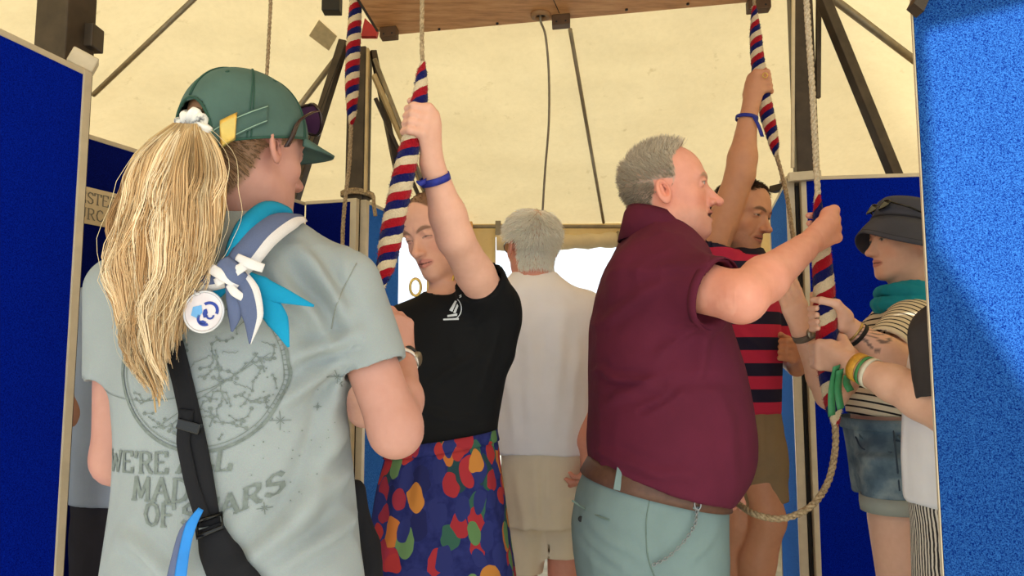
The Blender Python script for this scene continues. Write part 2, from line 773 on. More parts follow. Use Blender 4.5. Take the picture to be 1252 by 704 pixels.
ins = W(1235, 200, YP)
planes = [sunplane(b0, b1, ins), sunplane(LEFT, LEFT + [0, 0, 1], ins),
          sunplane(TOPP, TOPP + [1, 0, 0], ins), sunplane(np.array([1.75, YP, 1]), np.array([1.75, YP, 2]), ins)]
for a, n in planes:
    bmesh.ops.bisect_plane(bm, geom=bm.verts[:] + bm.edges[:] + bm.faces[:], plane_co=a.tolist(), plane_no=n.tolist())
kill = []
for f in bm.faces:
    c = np.array(f.calc_center_median())
    if all((c - a) @ n > 0 for a, n in planes):
        kill.append(f)
bmesh.ops.delete(bm, geom=kill, context='FACES')
me = bpy.data.meshes.new('ceiling')
bm.to_mesh(me)
bm.free()
me.polygons.foreach_set('use_smooth', np.ones(len(me.polygons), bool))
me.materials.append(M_canvas)
ceiling = struct(link(bpy.data.objects.new('ceiling', me)))


def wall_grid(name, a, b, z0, z1, nx=40, nz=24):
    a, b = np.array(a, float), np.array(b, float)
    u = np.linspace(0, 1, nx)[:, None, None]
    v = np.linspace(0, 1, nz)[None, :, None]
    p = np.concatenate([np.broadcast_to(a + (b - a) * u, (nx, nz, 2)), np.broadcast_to(z0 + (z1 - z0) * v, (nx, nz, 1))], -1)
    n = unit(np.array([-(b - a)[1], (b - a)[0], 0]))
    fl = p.reshape(-1, 3)
    off = 0.02 * vnoise(fl * [1, 1, 0.25], 3.0, 5) + 0.008 * vnoise(fl * [1, 1, 0.4], 9, 6)
    p = (fl + off[:, None] * n).reshape(p.shape)
    return struct(sheet(name, p, M_canvas, None, 0.002))


wall_grid('wall_left', (-EX, 0.6), (-EX, EY), 0, EZ)
wall_grid('wall_right', (EX, 0.6), (EX, EY), 0, EZ)
# far wall in pieces round two doorways
dxa, dxb = W(522, 300, EY)[0], W(606, 300, EY)[0]
dl0 = W(462, 300, EY)[0]
dr1 = 1.45
wall_grid('wall_far', (-EX, EY), (dl0, EY), 0, EZ)
wall_grid('wall_far_middle', (dxa, EY), (dxb, EY), 0, EZ, 16)
wall_grid('wall_far_right', (dr1, EY), (EX, EY), 0, EZ)
zt = W(690, 290, EY)[2]
wall_grid('wall_far_valance', (dxb, EY - 0.01), (dr1, EY - 0.01), zt, EZ, 30, 6)
wall_grid('wall_far_header', (dl0, EY), (dxa, EY), zt, EZ, 10, 6)
# rolled-up door flap
roll = spline([W(607, 297, EY - 0.076), W(700, 295.5, EY - 0.076), W(775, 292.5, EY - 0.076), np.array([dr1, EY - 0.076, zt - 0.02])], 30)
V, F = tube(roll, 0.052 + 0.006 * np.sin(np.arange(30) * 1.7), 14)
r_ = root('rolled_door_flap', 'rolled up cream canvas door flap hanging above the bright doorway', 'tent flap', tuple(roll[0]))
mobj('roll', V, F, simple('beige_canvas', S(214, 194, 158), .9, 0, .08, 12), r_)
for i in (3, 17, 26):
    a = np.linspace(0, 2 * np.pi, 20, endpoint=False)
    ring = roll[i] + 0.058 * np.stack([0 * a, np.cos(a), np.sin(a)], 1)
    V, F = tube(ring, 0.008, 6, True)
    mobj('tie', V, F, M_galv, r_)

# eave poles and rafters of the tent
r_ = root('tent_frame', 'grey tubular tent frame of eave rails and rafters under the canvas', 'tent frame', (0, EY - 0.06, EZ - 0.02))


def pole(par, pts, rad, mat=M_galv, name='pole', n=10):
    V, F = tube(pts, rad, n)
    return mobj(name, V, F, mat, par)


def under_roof(px, py, drop=0.03):
    lo, hi = 0.5, 6.0
    for _ in range(40):
        m = (lo + hi) / 2
        p = W(px, py, m)
        if p[2] < roof_z(p[0], p[1]) - drop:
            lo = m
        else:
            hi = m
    return W(px, py, lo)


pole(r_, [np.array([-EX + 0.05, EY - 0.06, EZ - 0.03]), np.array([EX - 0.05, EY - 0.06, EZ - 0.03])], 0.013, name='eave_rail')
pole(r_, [under_roof(114, 116), under_roof(240, -4)], 0.013, name='rafter')
pole(r_, [under_roof(697, 36), under_roof(738, 272, 0.02)], 0.011, name='rafter')
pole(r_, [under_roof(1018, -2), under_roof(1150, 98)], 0.020, name='rafter')
for px in (609, 681):
    mb = MB()
    p = W(px, 278.5, EY - 0.06)
    mb.box(p, (0.02, 0, 0), (0, 0.012, 0), (0, 0, 0.050))
    mb.obj('bracket', M_galv, r_, bevel=0.003)
mb = MB()
p = W(570, 285, EY - 0.1)
mb.box(p, (0.045, 0, 0), (0, 0.03, 0), (0, 0, 0.08))
o = mb.obj('padded_sleeve', simple('orange_pad', S(226, 170, 110), 0.8), None, bevel=0.008)
o['label'] = 'small orange padded sleeve hung on the far eave rail'
o['category'] = 'pad'

# neighbouring marquee in the glare outside
r_ = root('marquee', 'pale marquee roof outside beyond the bright doorway', 'tent', (2.6, 12, 0))
M_white = simple('white_pvc', S(240, 234, 232), 0.6)
MB().box((2.6, 12, 0.95), (1.6, 0, 0), (0, 1.2, 0), (0, 0, 0.95)).obj('wall_panel', M_white, r_)
MB().prism([(0.8, 10.7, 1.9), (2.6, 10.7, 2.75), (4.4, 10.7, 1.9)], (0, 2.6, 0)).obj('roof', M_white, r_)

# ------------------------------------------------------------------ blue boards
ZT = 2.02


def board(label, a, b, mat, zt=ZT, z0=0.03, th=0.03, end_a=True, end_b=True, group=None, trim=0.032):
    a, b = np.array([a[0], a[1], 0.0]), np.array([b[0], b[1], 0.0])
    d = unit(b - a)
    n = np.array([-d[1], d[0], 0])
    L = np.linalg.norm(b - a)
    r = root('display_board', label, 'display board', tuple(a), group)
    c = (a + b) / 2
    zc, hz = (zt + z0) / 2, (zt - z0) / 2
    MB().box(c + [0, 0, zc], d * (L / 2 - 0.004), n * th * 0.42, (0, 0, hz - 0.006)).obj('felt_face', mat, r)
    for e, p, sg in ((end_a, a, 1), (end_b, b, -1)):
        if e:
            MB().box(p + d * sg * trim / 2 + [0, 0, zc], d * trim / 2, n * th * 0.55, (0, 0, hz)).obj('side_rail', M_alu, r, bevel=0.003)
    MB().box(c + [0, 0, zt - 0.006], d * L / 2, n * th * 0.5, (0, 0, 0.008)).obj('top_rail', M_alu, r, bevel=0.002)
    MB().box(c + [0, 0, z0 - 0.015], d * L / 2, n * th * 0.5, (0, 0, 0.015)).obj('bottom_rail', M_alu, r)
    return r


nl_end = W(107, 92, 1.93)[:2]
nl_start = np.array([nl_end[0] - 0.19, nl_end[1] - 0.80])
ZN = W(107, 90, 1.93)[2]
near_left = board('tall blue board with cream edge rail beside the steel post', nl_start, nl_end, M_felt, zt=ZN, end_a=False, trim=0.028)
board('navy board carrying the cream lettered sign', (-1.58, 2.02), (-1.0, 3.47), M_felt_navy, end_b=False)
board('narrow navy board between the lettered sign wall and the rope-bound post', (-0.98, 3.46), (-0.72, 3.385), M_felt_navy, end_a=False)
board('narrow blue board, coloured as if lit, behind the woman in the black shirt', (-0.70, 3.41), (-0.60, 3.80), M_felt_lit, end_b=False)
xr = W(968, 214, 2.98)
board('blue board, coloured as if lit, behind the man in the striped polo', (xr[0], 3.0), (xr[0] + 0.16, 3.66), M_felt_lit, trim=0.022)
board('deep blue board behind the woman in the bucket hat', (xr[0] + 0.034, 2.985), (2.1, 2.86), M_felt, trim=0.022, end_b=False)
nr = W(1115, 40, 1.5)
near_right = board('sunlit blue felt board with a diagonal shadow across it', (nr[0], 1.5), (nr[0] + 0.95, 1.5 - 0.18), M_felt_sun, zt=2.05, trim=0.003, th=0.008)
# dark steel corner clip on its top
MB().prism([W(1108, 12, 1.49), W(1122, -14, 1.49), W(1136, -14, 1.49), W(1120, 22, 1.49)], (0, -0.03, 0)).obj('corner_clip', M_steel, near_right)

# cream clips on board tops
p0, p1 = W(88, 66, 1.91), W(116, 92, 1.93)
mb = MB()
mb.bar(W(86, 68, 1.92), W(117, 84, 1.95), 0.05, 0.045)
mb.obj('clip', M_alu, near_left, bevel=0.004)

# sign with lettering on the navy board
dirL = unit(np.array([0.58, 1.45, 0]))
nrmL = unit(np.array([dirL[1], -dirL[0], 0]))


def on_left(px, py, off=0.02):
    """point on the navy side wall"""
    a, b = W(px, py, 1), W(px, py, 2)
    o = np.array([-1.58, 2.02, 0]) + nrmL * off
    t = (o - a) @ nrmL / ((b - a) @ nrmL)
    return a + (b - a) * t


sa = on_left(108, 229)
sb = on_left(104, 273)
zs0, zs1 = sb[2], sa[2]
cs = np.array([sa[0], sa[1], 0]) + dirL * 0.10
r_ = root('lettered_sign', 'cream sign with worn grey capitals fixed to the navy board', 'sign', (cs[0], cs[1], zs0))
M_sign = simple('cream_sign', S(218, 196, 156), 0.7, 0, 0.05, 20)
MB().box(cs + [0, 0, (zs0 + zs1) / 2], dirL * 0.36, nrmL * 0.004, (0, 0, (zs1 - zs0) / 2)).obj('sign_plate', M_sign, r_)
# ------------------------------------------------------------------ slab-serif stroke letters
GL = {
    'E': [[(0.1, 0), (0.1, 1)], [(0.1, 1), (0.72, 1)], [(0.1, 0.52), (0.55, 0.52)], [(0.1, 0), (0.75, 0)], [(0.74, 0.0), (0.76, 0.2)], [(0.7, 1), (0.72, 0.82)]],
    'F': [[(0.1, 0), (0.1, 1)], [(0.1, 1), (0.72, 1)], [(0.1, 0.5), (0.55, 0.5)], [(-0.02, 0), (0.28, 0)], [(0.7, 1), (0.72, 0.8)]],
    'L': [[(0.12, 0), (0.12, 1)], [(0, 1), (0.3, 1)], [(0.0, 0), (0.7, 0)], [(0.7, 0), (0.73, 0.25)]],
    'A': [[(0.05, 0), (0.42, 1)], [(0.42, 1), (0.85, 0)], [(0.2, 0.38), (0.68, 0.38)], [(-0.08, 0), (0.2, 0)], [(0.68, 0), (0.98, 0)]],
    'M': [[(0.1, 0), (0.14, 1)], [(0.14, 1), (0.5, 0.15)], [(0.5, 0.15), (0.86, 1)], [(0.86, 1), (0.92, 0)], [(-0.04, 0), (0.24, 0)], [(0.78, 0), (1.06, 0)]],
    'D': [[(0.12, 0), (0.12, 1)], [(0.0, 1), (0.35, 1), (0.65, 0.88), (0.8, 0.62), (0.8, 0.38), (0.65, 0.12), (0.35, 0), (0.0, 0)]],
    'O': [[(0.45, 1), (0.18, 0.88), (0.05, 0.5), (0.18, 0.12), (0.45, 0), (0.72, 0.12), (0.85, 0.5), (0.72, 0.88), (0.45, 1)]],
    'R': [[(0.12, 0), (0.12, 1)], [(0.0, 1), (0.45, 1), (0.68, 0.9), (0.7, 0.66), (0.5, 0.5), (0.12, 0.5)], [(0.4, 0.5), (0.72, 0.06), (0.86, 0.0)], [(0.0, 0), (0.28, 0)]],
    'S': [[(0.68, 0.8), (0.55, 0.96), (0.3, 1.0), (0.1, 0.86), (0.12, 0.64), (0.4, 0.5), (0.65, 0.38), (0.68, 0.15), (0.5, 0.0), (0.25, 0.02), (0.06, 0.2)]],
    'T': [[(0.4, 0), (0.4, 1)], [(0.0, 1), (0.8, 1)], [(0.0, 1), (0.02, 0.8)], [(0.8, 1), (0.78, 0.8)], [(0.25, 0), (0.55, 0)]],
    'W': [[(0.05, 1), (0.28, 0)], [(0.28, 0), (0.5, 0.8)], [(0.5, 0.8), (0.75, 0)], [(0.75, 0), (0.98, 1)], [(-0.05, 1), (0.18, 1)], [(0.85, 1), (1.1, 1)]],
    'U': [[(0.12, 1), (0.12, 0.3), (0.25, 0.05), (0.45, 0), (0.62, 0.08), (0.72, 0.3), (0.72, 1)], [(0, 1), (0.26, 1)], [(0.6, 1), (0.84, 1)]],
    'C': [[(0.74, 0.8), (0.6, 0.95), (0.42, 1), (0.18, 0.88), (0.06, 0.5), (0.18, 0.12), (0.45, 0), (0.65, 0.06), (0.78, 0.24)]],
    "'": [[(0.1, 1), (0.06, 0.75)]],
}
ADV = {'E': 0.95, 'F': 0.9, 'L': 0.9, 'A': 1.05, 'M': 1.2, 'D': 1.0, 'O': 1.05, 'R': 1.0, 'S': 0.85, 'T': 0.95, 'W': 1.2, 'U': 1.0, 'C': 0.95, "'": 0.3, ' ': 0.5}


def stroke_quads(pts, wv, wh, seg=0.12):
    """list of quads following a polyline; vertical parts thick, horizontal thin"""
    out = []
    for (a, b) in zip(pts[:-1], pts[1:]):
        a, b = np.array(a, float), np.array(b, float)
        L = np.linalg.norm(b - a)
        if L < 1e-6:
            continue
        d = (b - a) / L
        n = np.array([-d[1], d[0]])
        w = (wh + (wv - wh) * abs(d[1])) / 2
        a2, b2 = a - d * w * 0.5, b + d * w * 0.5
        m = max(1, int(L / seg))
        for i in range(m):
            p, q_ = a2 + (b2 - a2) * i / m, a2 + (b2 - a2) * (i + 1) / m
            out.append([p - n * w, q_ - n * w, q_ + n * w, p + n * w])
    return out


def text_quads(txt, wv=0.2, wh=0.09):
    out, x = [], 0.0
    for ch in txt:
        for st in GL.get(ch, []):
            for qd in stroke_quads(st, wv, wh):
                out.append([p + np.array([x, 0]) for p in qd])
        x += ADV[ch]
    return out, x


def sign_text(txt, start, height, width_scale, z, name):
    qs, _ = text_quads(txt, 0.15, 0.07)
    mb = MB()
    for qd in qs:
        P = [start + dirL * (p[0] * height * width_scale) + nrmL * 0.0055 + np.array([0, 0, z + p[1] * height]) for p in qd]
        mb.add(P, [(0, 1, 2, 3)])
    mb.obj(name, simple('grey_print', S(128, 120, 104), 0.8), r_)


hS = zs1 - zs0
st0 = np.array([sa[0], sa[1], 0]) - dirL * 0.035
sign_text('ESTER', st0, hS * 0.30, 0.85, zs0 + hS * 0.56, 'lettering')
sign_text('URC', st0 + dirL * 0.0, hS * 0.30, 0.9, zs0 + hS * 0.12, 'lettering')

# ------------------------------------------------------------------ steel tower, plywood deck
ZP = 2.68
fl, fr, le = WZ(467, 44, ZP), WZ(967, -2, ZP), WZ(440, 0, ZP)
dl = unit(le - fl)
nl_, nr_ = fl + dl * 2.0, fr + dl * 1.75
r_ = root('plywood_deck', 'plywood deck forming the low ceiling above the bell ropes', 'deck', tuple(fl))
MB().prism([fl, fr, nr_, nl_], (0, 0, 0.018)).obj('plywood_sheet', M_ply, r_)
mb = MB()
for a, b in ((fl, fr), (fl, nl_), (fr, nr_)):
    mb.bar(a + [0, 0, 0.07], b + [0, 0, 0.07], 0.05, 0.1)
mb.obj('deck_joists', M_steel, r_)


def block(px, py, w, h, dpt=0.05):
    c = WZ(px, py - 3, ZP)
    e = unit(fr - fl)
    mb = MB()
    mb.box(c - [0, 0, h / 2], e * w / 2, dl * dpt / 2, (0, 0, h / 2))
    o = mb.obj('rope_block', M_block, r_, bevel=0.004)
    for k in (-0.25, 0.25):
        m2 = MB()
        a = np.linspace(0, 2 * np.pi, 12, endpoint=False)
        cc = c - [0, 0, h * 0.72] + e * k * w - dl * (-dpt / 2 - 0.001)
        m2.add([cc + 0.004 * (np.cos(t) * e + np.sin(t) * np.array([0, 0, 1])) for t in a], [tuple(range(12))])
        m2.obj('bolt', M_dark, o)


block(476, 38, 0.075, 0.045)
block(686, 23, 0.075, 0.045)
block(927, 2, 0.085, 0.05)
c = WZ(661, 17, ZP)
a = np.linspace(0, 2 * np.pi, 28, endpoint=False)
V, F = tube(c + 0.03 * np.stack([np.cos(a), np.sin(a), -0.2 + 0 * a], 1), 0.012, 8, True)
mobj('rope_bush', V, F, simple('bush_wood', S(150, 112, 74), 0.6), r_)
V, F = tube([c + [0, 0, 0.002], c - [0, 0, 0.004]], 0.022, 16)
mobj('bush_hole_shade', V, F, M_dark, r_)  # dark disc painted in for the shade inside the bush; deck is uncut
for px, py in ((537, 35), (608, 28), (766, 11), (841, 4)):
    V, F = tube([WZ(px, py, ZP), WZ(px, py, ZP) - [0, 0, 0.006]], 0.006, 8)
    mobj('bolt', V, F, M_dark, r_)
# sheet joint
MB().bar(WZ(676, -2, ZP) - [0, 0, 0.001], WZ(684, 16, ZP) - [0, 0, 0.001], 0.003, 0.001).obj('sheet_joint', M_dark, r_)

pl, pr, pnl = W(437, 240, 3.52), W(986, 214, 3.13), W(79, 60, 2.02)
r_ = root('steel_tower', 'brown steel tower with square posts and sloping braces', 'steel frame', (pl[0], pl[1], 0))


def post(p, w, z0=0.0, z1=3.1, parent=None, ang=0.2):
    e = np.array([math.cos(ang), -math.sin(ang), 0])
    f = np.array([math.sin(ang), math.cos(ang), 0])
    return MB().box((p[0], p[1], (z0 + z1) / 2), e * w / 2, f * w / 2, (0, 0, (z1 - z0) / 2)).obj('post', M_steel, parent, bevel=0.004)


post(pl, 0.092, z1=2.80, parent=r_)
post(pr, 0.092, z1=3.0, parent=r_)
post(pnl, 0.105, z1=3.0, parent=r_)
post(np.array([nr[0] + 0.62, 1.53, 0]), 0.10, z1=3.0, parent=r_)
# pale edge strip on the posts
MB().bar(W(450, 60, 3.46), W(447, 236, 3.46), 0.03, 0.012).obj('edge_strip', M_palewood, r_)
MB().bar(W(970, -5, 3.06), W(969, 205, 3.06), 0.012, 0.012).obj('edge_strip', M_alu, r_)


def brace(p, q_, w, mat=M_steel, name='brace', h=None):
    return MB().bar(p, q_, w, h or w).obj(name, mat, r_, bevel=0.003)


brace(W(421, 50, 3.46), W(352, 270, 3.55), 0.042)
brace(W(456, 62, 3.5), W(498, 270, 3.6), 0.03)
brace(W(457, 92, 3.46), W(541, 282, 3.56), 0.045, M_palewood, h=0.02)
brace(W(459, 120, 3.5), W(531, 282, 3.6), 0.018)
brace(W(1006, -2, 3.0), W(1100, 228, 3.05), 0.046)
brace(W(1001, -2, 3.08), W(1000, 120, 3.08), 0.02)
pole(r_, [W(458, 72, 3.40), W(528, 252, 3.5)], 0.011, name='tie_rod')
pole(r_, [W(418, 62, 3.52), W(300, 216, 3.62)], 0.014, name='tie_rod')
for k in (0, 7):
    pole(r_, [W(416, 70 + k, 3.42), W(362 + k, 214, 3.42)], 0.002, M_dark, 'wire', 6)
mb = MB()
mb.prism([W(446, 22, 3.34), W(462, 37, 3.34), W(460, 44, 3.34), W(441, 44, 3.34)], (0, 0.03, 0))
mb.obj('gusset', M_red, r_)
mb = MB().box(W(406, 6, 3.3), (0.042, 0, 0), (0, 0.03, 0), (0, 0, 0.04))
mb.obj('mounting_box', M_dark, r_, bevel=0.004)
mb = MB().box(W(113, 47, 2.05), (0.018, 0, 0), (0, 0.03, 0), (0, 0, 0.035))
mb.obj('side_lug', M_steel, r_, bevel=0.004)
# clamp rails joining boards to the right-hand post
c0, c1 = W(964, 217, 2.950), W(1003, 214, 2.937)
mb = MB().bar(c0, c1, 0.03, 0.036)
# top plate reaching back over the boards to the post
cz = max(c0[2], c1[2]) + 0.012
mb.box(((c0[0] + c1[0]) / 2 + 0.005, 3.015, ZT + 0.008), (0.055, 0, 0), (0, 0.075, 0), (0, 0, 0.006))
mb.obj('clamp', M_alu, r_, bevel=0.002)
k0 = W(944, 230, 3.27)
mb = MB().bar(np.array([k0[0], 3.27, ZT + 0.017]), np.array([pr[0] - 0.03, 3.155, ZT + 0.017]), 0.04, 0.03)
mb.obj('clamp', M_steel, r_, bevel=0.003)
MB().box((xr[0] + 0.026, 3.004, 1.0), (0.007, 0, 0), (0, 0.008, 0), (0, 0, 0.99)).obj('gap_shade_strip', M_dark, r_)  # dark strip added for the shade in the gap between the boards
# patch on the canvas near the tower head
c4 = [under_roof(390, 25, 0.02), under_roof(412, 45, 0.02), under_roof(402, 62, 0.02), under_roof(378, 44, 0.02)]
mb = MB().prism(c4, (0, 0, 0.004))
o = mb.obj('canvas_patch', simple('grey_patch', S(190, 172, 135), 0.8), None)
o['label'] = 'grey square repair patch on the canvas beside the red gusset'
o['category'] = 'patch'

# ------------------------------------------------------------------ ropes
q = NT('rope_fibre')
nz = q.noise(160, 3)
q.color(q.ramp(nz.outputs['Fac'], [(0.3, S(120, 98, 68)), (0.7, S(190, 165, 128))]))
q.set(0.9)
q.bump(nz.outputs['Fac'], 0.4, 0.001)
M_rope = q.m
q = NT('pale_rope_fibre')
nz = q.noise(160, 3)
q.color(q.ramp(nz.outputs['Fac'], [(0.3, S(168, 148, 118)), (0.7, S(222, 205, 175))]))
q.set(0.9)
M_rope_pale = q.m
q = NT('sally_wool')
ph = q.attr('phase', 'Fac')
fr_ = q.math('FRACT', q.math('ADD', ph, q.math('MULTIPLY', q.math('SUBTRACT', q.noise(70, 2).outputs['Fac'], 0.5), 0.10)))
c = q.ramp(fr_, [(0.0, S(170, 22, 36)), (0.33, S(22, 26, 92)), (0.66, S(226, 206, 172))], 'CONSTANT')
fz = q.noise(330, 3)
c = q.mix(0.35, c, q.ramp(fz.outputs['Fac'], [(0.3, (0.45, 0.45, 0.45)), (0.65, (1, 1, 1))]), 'MULTIPLY')
q.color(c)
q.set(1.0, 0, 0.05, 0.15)
q.bump(fz.outputs['Fac'], 0.9, 0.004)
M_sally = q.m
q = NT('wool_fuzz')
q.color(q.attr('Col'))
q.set(1.0, 0, 0.05)
M_fuzz = q.m


def rope_mesh(pts, r, pitch=0.05):
    P = np.asarray(pts, float)
    seg = np.linalg.norm(np.diff(P, axis=0), axis=1)
    L = np.concatenate([[0], np.cumsum(seg)])
    n = max(12, int(L[-1] / (pitch / 7)))
    Q = np.stack([np.interp(np.linspace(0, L[-1], n), L, P[:, i]) for i in range(3)], 1)
    T, U, B = frames(Q)
    s = np.linspace(0, L[-1], n) / pitch * 2 * np.pi
    Vs, Fs, b = [], [], 0
    for k in range(3):
        a = s + k * 2.0944
        C = Q + 0.5 * r * (np.cos(a)[:, None] * U + np.sin(a)[:, None] * B)
        V, F = tube(C, r * 0.56, 6)
        Vs.append(V)
        Fs += [tuple(i + b for i in f) for f in F]
        b += len(V)
    return np.concatenate(Vs), Fs


def add_rope(parent, pts, r=0.007, mat=None, name='rope'):
    V, F = rope_mesh(spline(pts, 60), r)
    return mobj(name, V, F, mat or M_rope, parent)


def add_sally(parent, pts, R, per=0.06, prof=None, off=0.0, hand=1):
    n, m = 150, 28
    P = spline(pts, n)
    T, U, B = frames(P)
    L = np.concatenate([[0], np.cumsum(np.linalg.norm(np.diff(P, axis=0), axis=1))])
    t = L / L[-1]
    prof = prof or [(0, 0.3), (0.06, 0.5), (0.2, 0.85), (0.45, 1), (0.75, 1), (0.92, 0.7), (1, 0.25)]
    rr = R * np.interp(t, [p[0] for p in prof], [p[1] for p in prof])
    a = np.linspace(0, 2 * np.pi, m + 1)
    D = np.cos(a)[None, :, None] * U[:, None] + np.sin(a)[None, :, None] * B[:, None]
    phase = (L[:, None] / per + hand * a[None] / (2 * np.pi)) + off
    fr3 = (phase * 3) % 1.0
    puff = 0.05 * np.sin(fr3 * np.pi)
    pos = P[:, None] + rr[:, None, None] * D
    nz = vnoise(pos.reshape(-1, 3), 160, 3).reshape(n, m + 1)
    nz[:, -1] = nz[:, 0]
    pos = P[:, None] + (rr[:, None] * (1 + puff - 0.03 + 0.05 * nz))[..., None] * D
    idx = np.arange(n * (m + 1)).reshape(n, m + 1)
    F = np.stack([idx[:-1, :-1], idx[:-1, 1:], idx[1:, 1:], idx[1:, :-1]], -1).reshape(-1, 4)
    o = mobj('sally', pos.reshape(-1, 3), F, M_sally, parent, True, {'phase': phase.ravel()})
    # wool fuzz
    K = 3200
    i = rng.integers(0, n, K)
    j = rng.integers(0, m, K)
    base = pos[i, j]
    nd = D[i, j] + 0.7 * rng.normal(size=(K, 3))
    nd /= np.linalg.norm(nd, axis=1)[:, None]
    ln = rng.uniform(0.001, 0.0035, K)[:, None]
    paths = np.stack([base - nd * 0.001, base + nd * ln * 0.5, base + nd * ln + rng.normal(size=(K, 3)) * 0.0012], 1)
    pal = np.array([S(165, 24, 38), S(24, 28, 92), S(224, 205, 172)])
    cols = pal[(np.floor(phase[i, j] * 3) % 3).astype(int)]
    f = strands('wool_fuzz', paths, 0.0005, 0.0002, cols, M_fuzz, o)
    return o


def bell_rope(label, base):
    return root('bell_rope', label, 'bell rope', tuple(base), 'bell ropes hanging from the tower')


Y1 = 1.60                                     # rope held by the woman in black
r1 = bell_rope('bell rope with striped woollen grip held high by the woman in black', W(517, 78, Y1))
rope1_top, rope1_bot = W(517, 76, Y1), W(466, 352, Y1 - 0.02)
add_rope(r1, [np.array([W(516, 0, Y1)[0], Y1, 2.70]), W(516, 20, Y1), W(517, 80, Y1)], 0.0055)
add_sally(r1, [rope1_top, W(512, 130, Y1), W(501, 180, Y1), W(492, 220, Y1), W(483, 262, Y1), W(474.5, 310, Y1), rope1_bot], 0.0245,
          0.060, [(0, 0.22), (0.06, 0.5), (0.16, 0.72), (0.3, 0.86), (0.5, 1), (0.8, 1), (0.92, 0.75), (1, 0.25)], 0.1, -1)
add_rope(r1, [W(464, 344, Y1 - 0.02), W(460, 362, Y1 - 0.02), W(452, 420, Y1), W(446, 470, Y1 + 0.1)], 0.006)

Y2 = 2.9
r2 = bell_rope('bell rope hanging unused beside the rope-bound post', W(433, 0, Y2))
add_rope(r2, [np.array([W(436, 0, Y2)[0], Y2, 2.9]), W(435, -20, Y2)], 0.008)
add_sally(r2, [W(437, -40, Y2), W(434, 20, Y2), W(431, 80, Y2), W(430, 130, Y2), W(429.5, 153, Y2)], 0.0285, 0.082, None, 0.2, -1)
add_rope(r2, [W(429.5, 148, Y2), W(427, 200, Y2), W(422, 245, Y2), W(419, 290, Y2), W(420, 380, Y2 - 0.1)], 0.0085, M_rope)

Y3 = 2.42
r3 = bell_rope('bell rope with striped grip held overhead by the man in the striped polo', W(924, 5, Y3))
add_rope(r3, [np.array([W(922, 0, Y3)[0], Y3, 2.70]), W(922, 4, Y3), W(923, 14, Y3)], 0.006)
add_sally(r3, [W(922, 8, Y3), W(925, 60, Y3), W(930, 100, Y3), W(938, 140, Y3), W(945, 170, Y3), W(949, 191, Y3)], 0.0235, 0.06, None, 0.3, -1)
add_rope(r3, [W(948, 186, Y3), W(955, 210, Y3), W(963, 245, Y3), W(969, 285, Y3), W(975, 330, Y3)], 0.0075)

Y4 = 1.92
r4 = bell_rope('bell rope with striped grip held by several hands, its tail looping loose', W(1002, 240, Y4))
add_rope(r4, [np.array([W(984, 0, Y4)[0], Y4, 2.70]), W(986, 0, Y4), W(992, 90, Y4), W(997, 180, Y4), W(1000, 238, Y4)], 0.0085, M_rope_pale)
SAL4 = [W(999, 232, Y4), W(1002, 280, Y4), W(1006, 330, Y4), W(1009, 380, Y4), W(1013, 440, Y4), W(1018, 490, Y4), W(1022, 522, Y4)]
add_sally(r4, SAL4, 0.0275, 0.085, [(0, 0.2), (0.1, 0.5), (0.25, 0.85), (0.45, 1), (0.8, 1), (0.93, 0.7), (1, 0.2)], 0.05, -1)
add_rope(r4, [W(1021, 515, Y4), W(1021, 550, Y4), W(1012, 590, Y4 - 0.02), W(990, 620, Y4 - 0.05), W(955, 634, Y4 - 0.05),
              W(922, 628, Y4 - 0.02), W(903, 616, Y4 + 0.06), W(890, 608, Y4 + 0.11), W(882, 604, Y4 + 0.13)], 0.0088)

r5 = bell_rope('plain bell rope hanging behind the green cap', W(328, 60, 2.3))
add_rope(r5, [np.array([W(331, 0, 2.3)[0], 2.3, 2.69]), W(331, 0, 2.3), W(328, 60, 2.3), W(325, 120, 2.3), W(324, 200, 2.3)], 0.0062)

r6 = root('signal_cord', 'thin grey cord hanging through the round wooden bush', 'cord', tuple(WZ(661, 17, ZP)))
pts = [WZ(661, 17, ZP) + [0, 0, 0.03], WZ(661, 17, ZP) - [0, 0, 0.03], W(667, 44, 2.93), W(671, 90, 3.0), W(671, 150, 3.1), W(666, 215, 3.2), W(661, 300, 3.3)]
V, F = tube(spline(pts, 40), 0.005, 8)
mobj('cord', V, F, M_galv, r6)
# cord lashed round the left post
r7 = root('lashing', 'brown cord lashed round the post above the narrow navy board', 'cord', tuple(W(437, 236, 3.36)))
a = np.linspace(0, 2 * np.pi, 40)
for k in (0, 1, 2):
    c = W(437, 236 + 2.2 * k, 3.52)
    sq = 0.070 / np.maximum(np.abs(np.cos(a)), np.abs(np.sin(a)))
    V, F = tube(c + np.stack([np.cos(a) * np.minimum(sq, 0.080), np.sin(a) * np.minimum(sq, 0.080), 0.004 * np.sin(3 * a)], 1)[:-1], 0.006, 6, True)
    mobj('coil', V, F, M_rope, r7)
V, F = tube(spline([W(449, 237, 3.33), W(456, 239, 3.32), W(457, 250, 3.32), W(459, 264, 3.32)], 16), 0.009, 8)
mobj('loose_end', V, F, M_rope, r7)


# ================================================================== people: tools
def smin(a, b, k):
    h = np.maximum(k - np.abs(a - b), 0) / k
    return np.minimum(a, b) - h * h * (k * 0.25)


def smax(a, b, k):
    return -smin(-a, -b, k)


def l_ell(x, y, z, c, r):
    qx, qy, qz = (x - c[0]) / r[0], (y - c[1]) / r[1], (z - c[2]) / r[2]
    k0 = np.sqrt(qx * qx + qy * qy + qz * qz)
    k1 = np.sqrt((qx / r[0]) ** 2 + (qy / r[1]) ** 2 + (qz / r[2]) ** 2) + 1e-6
    return k0 * (k0 - 1) / k1


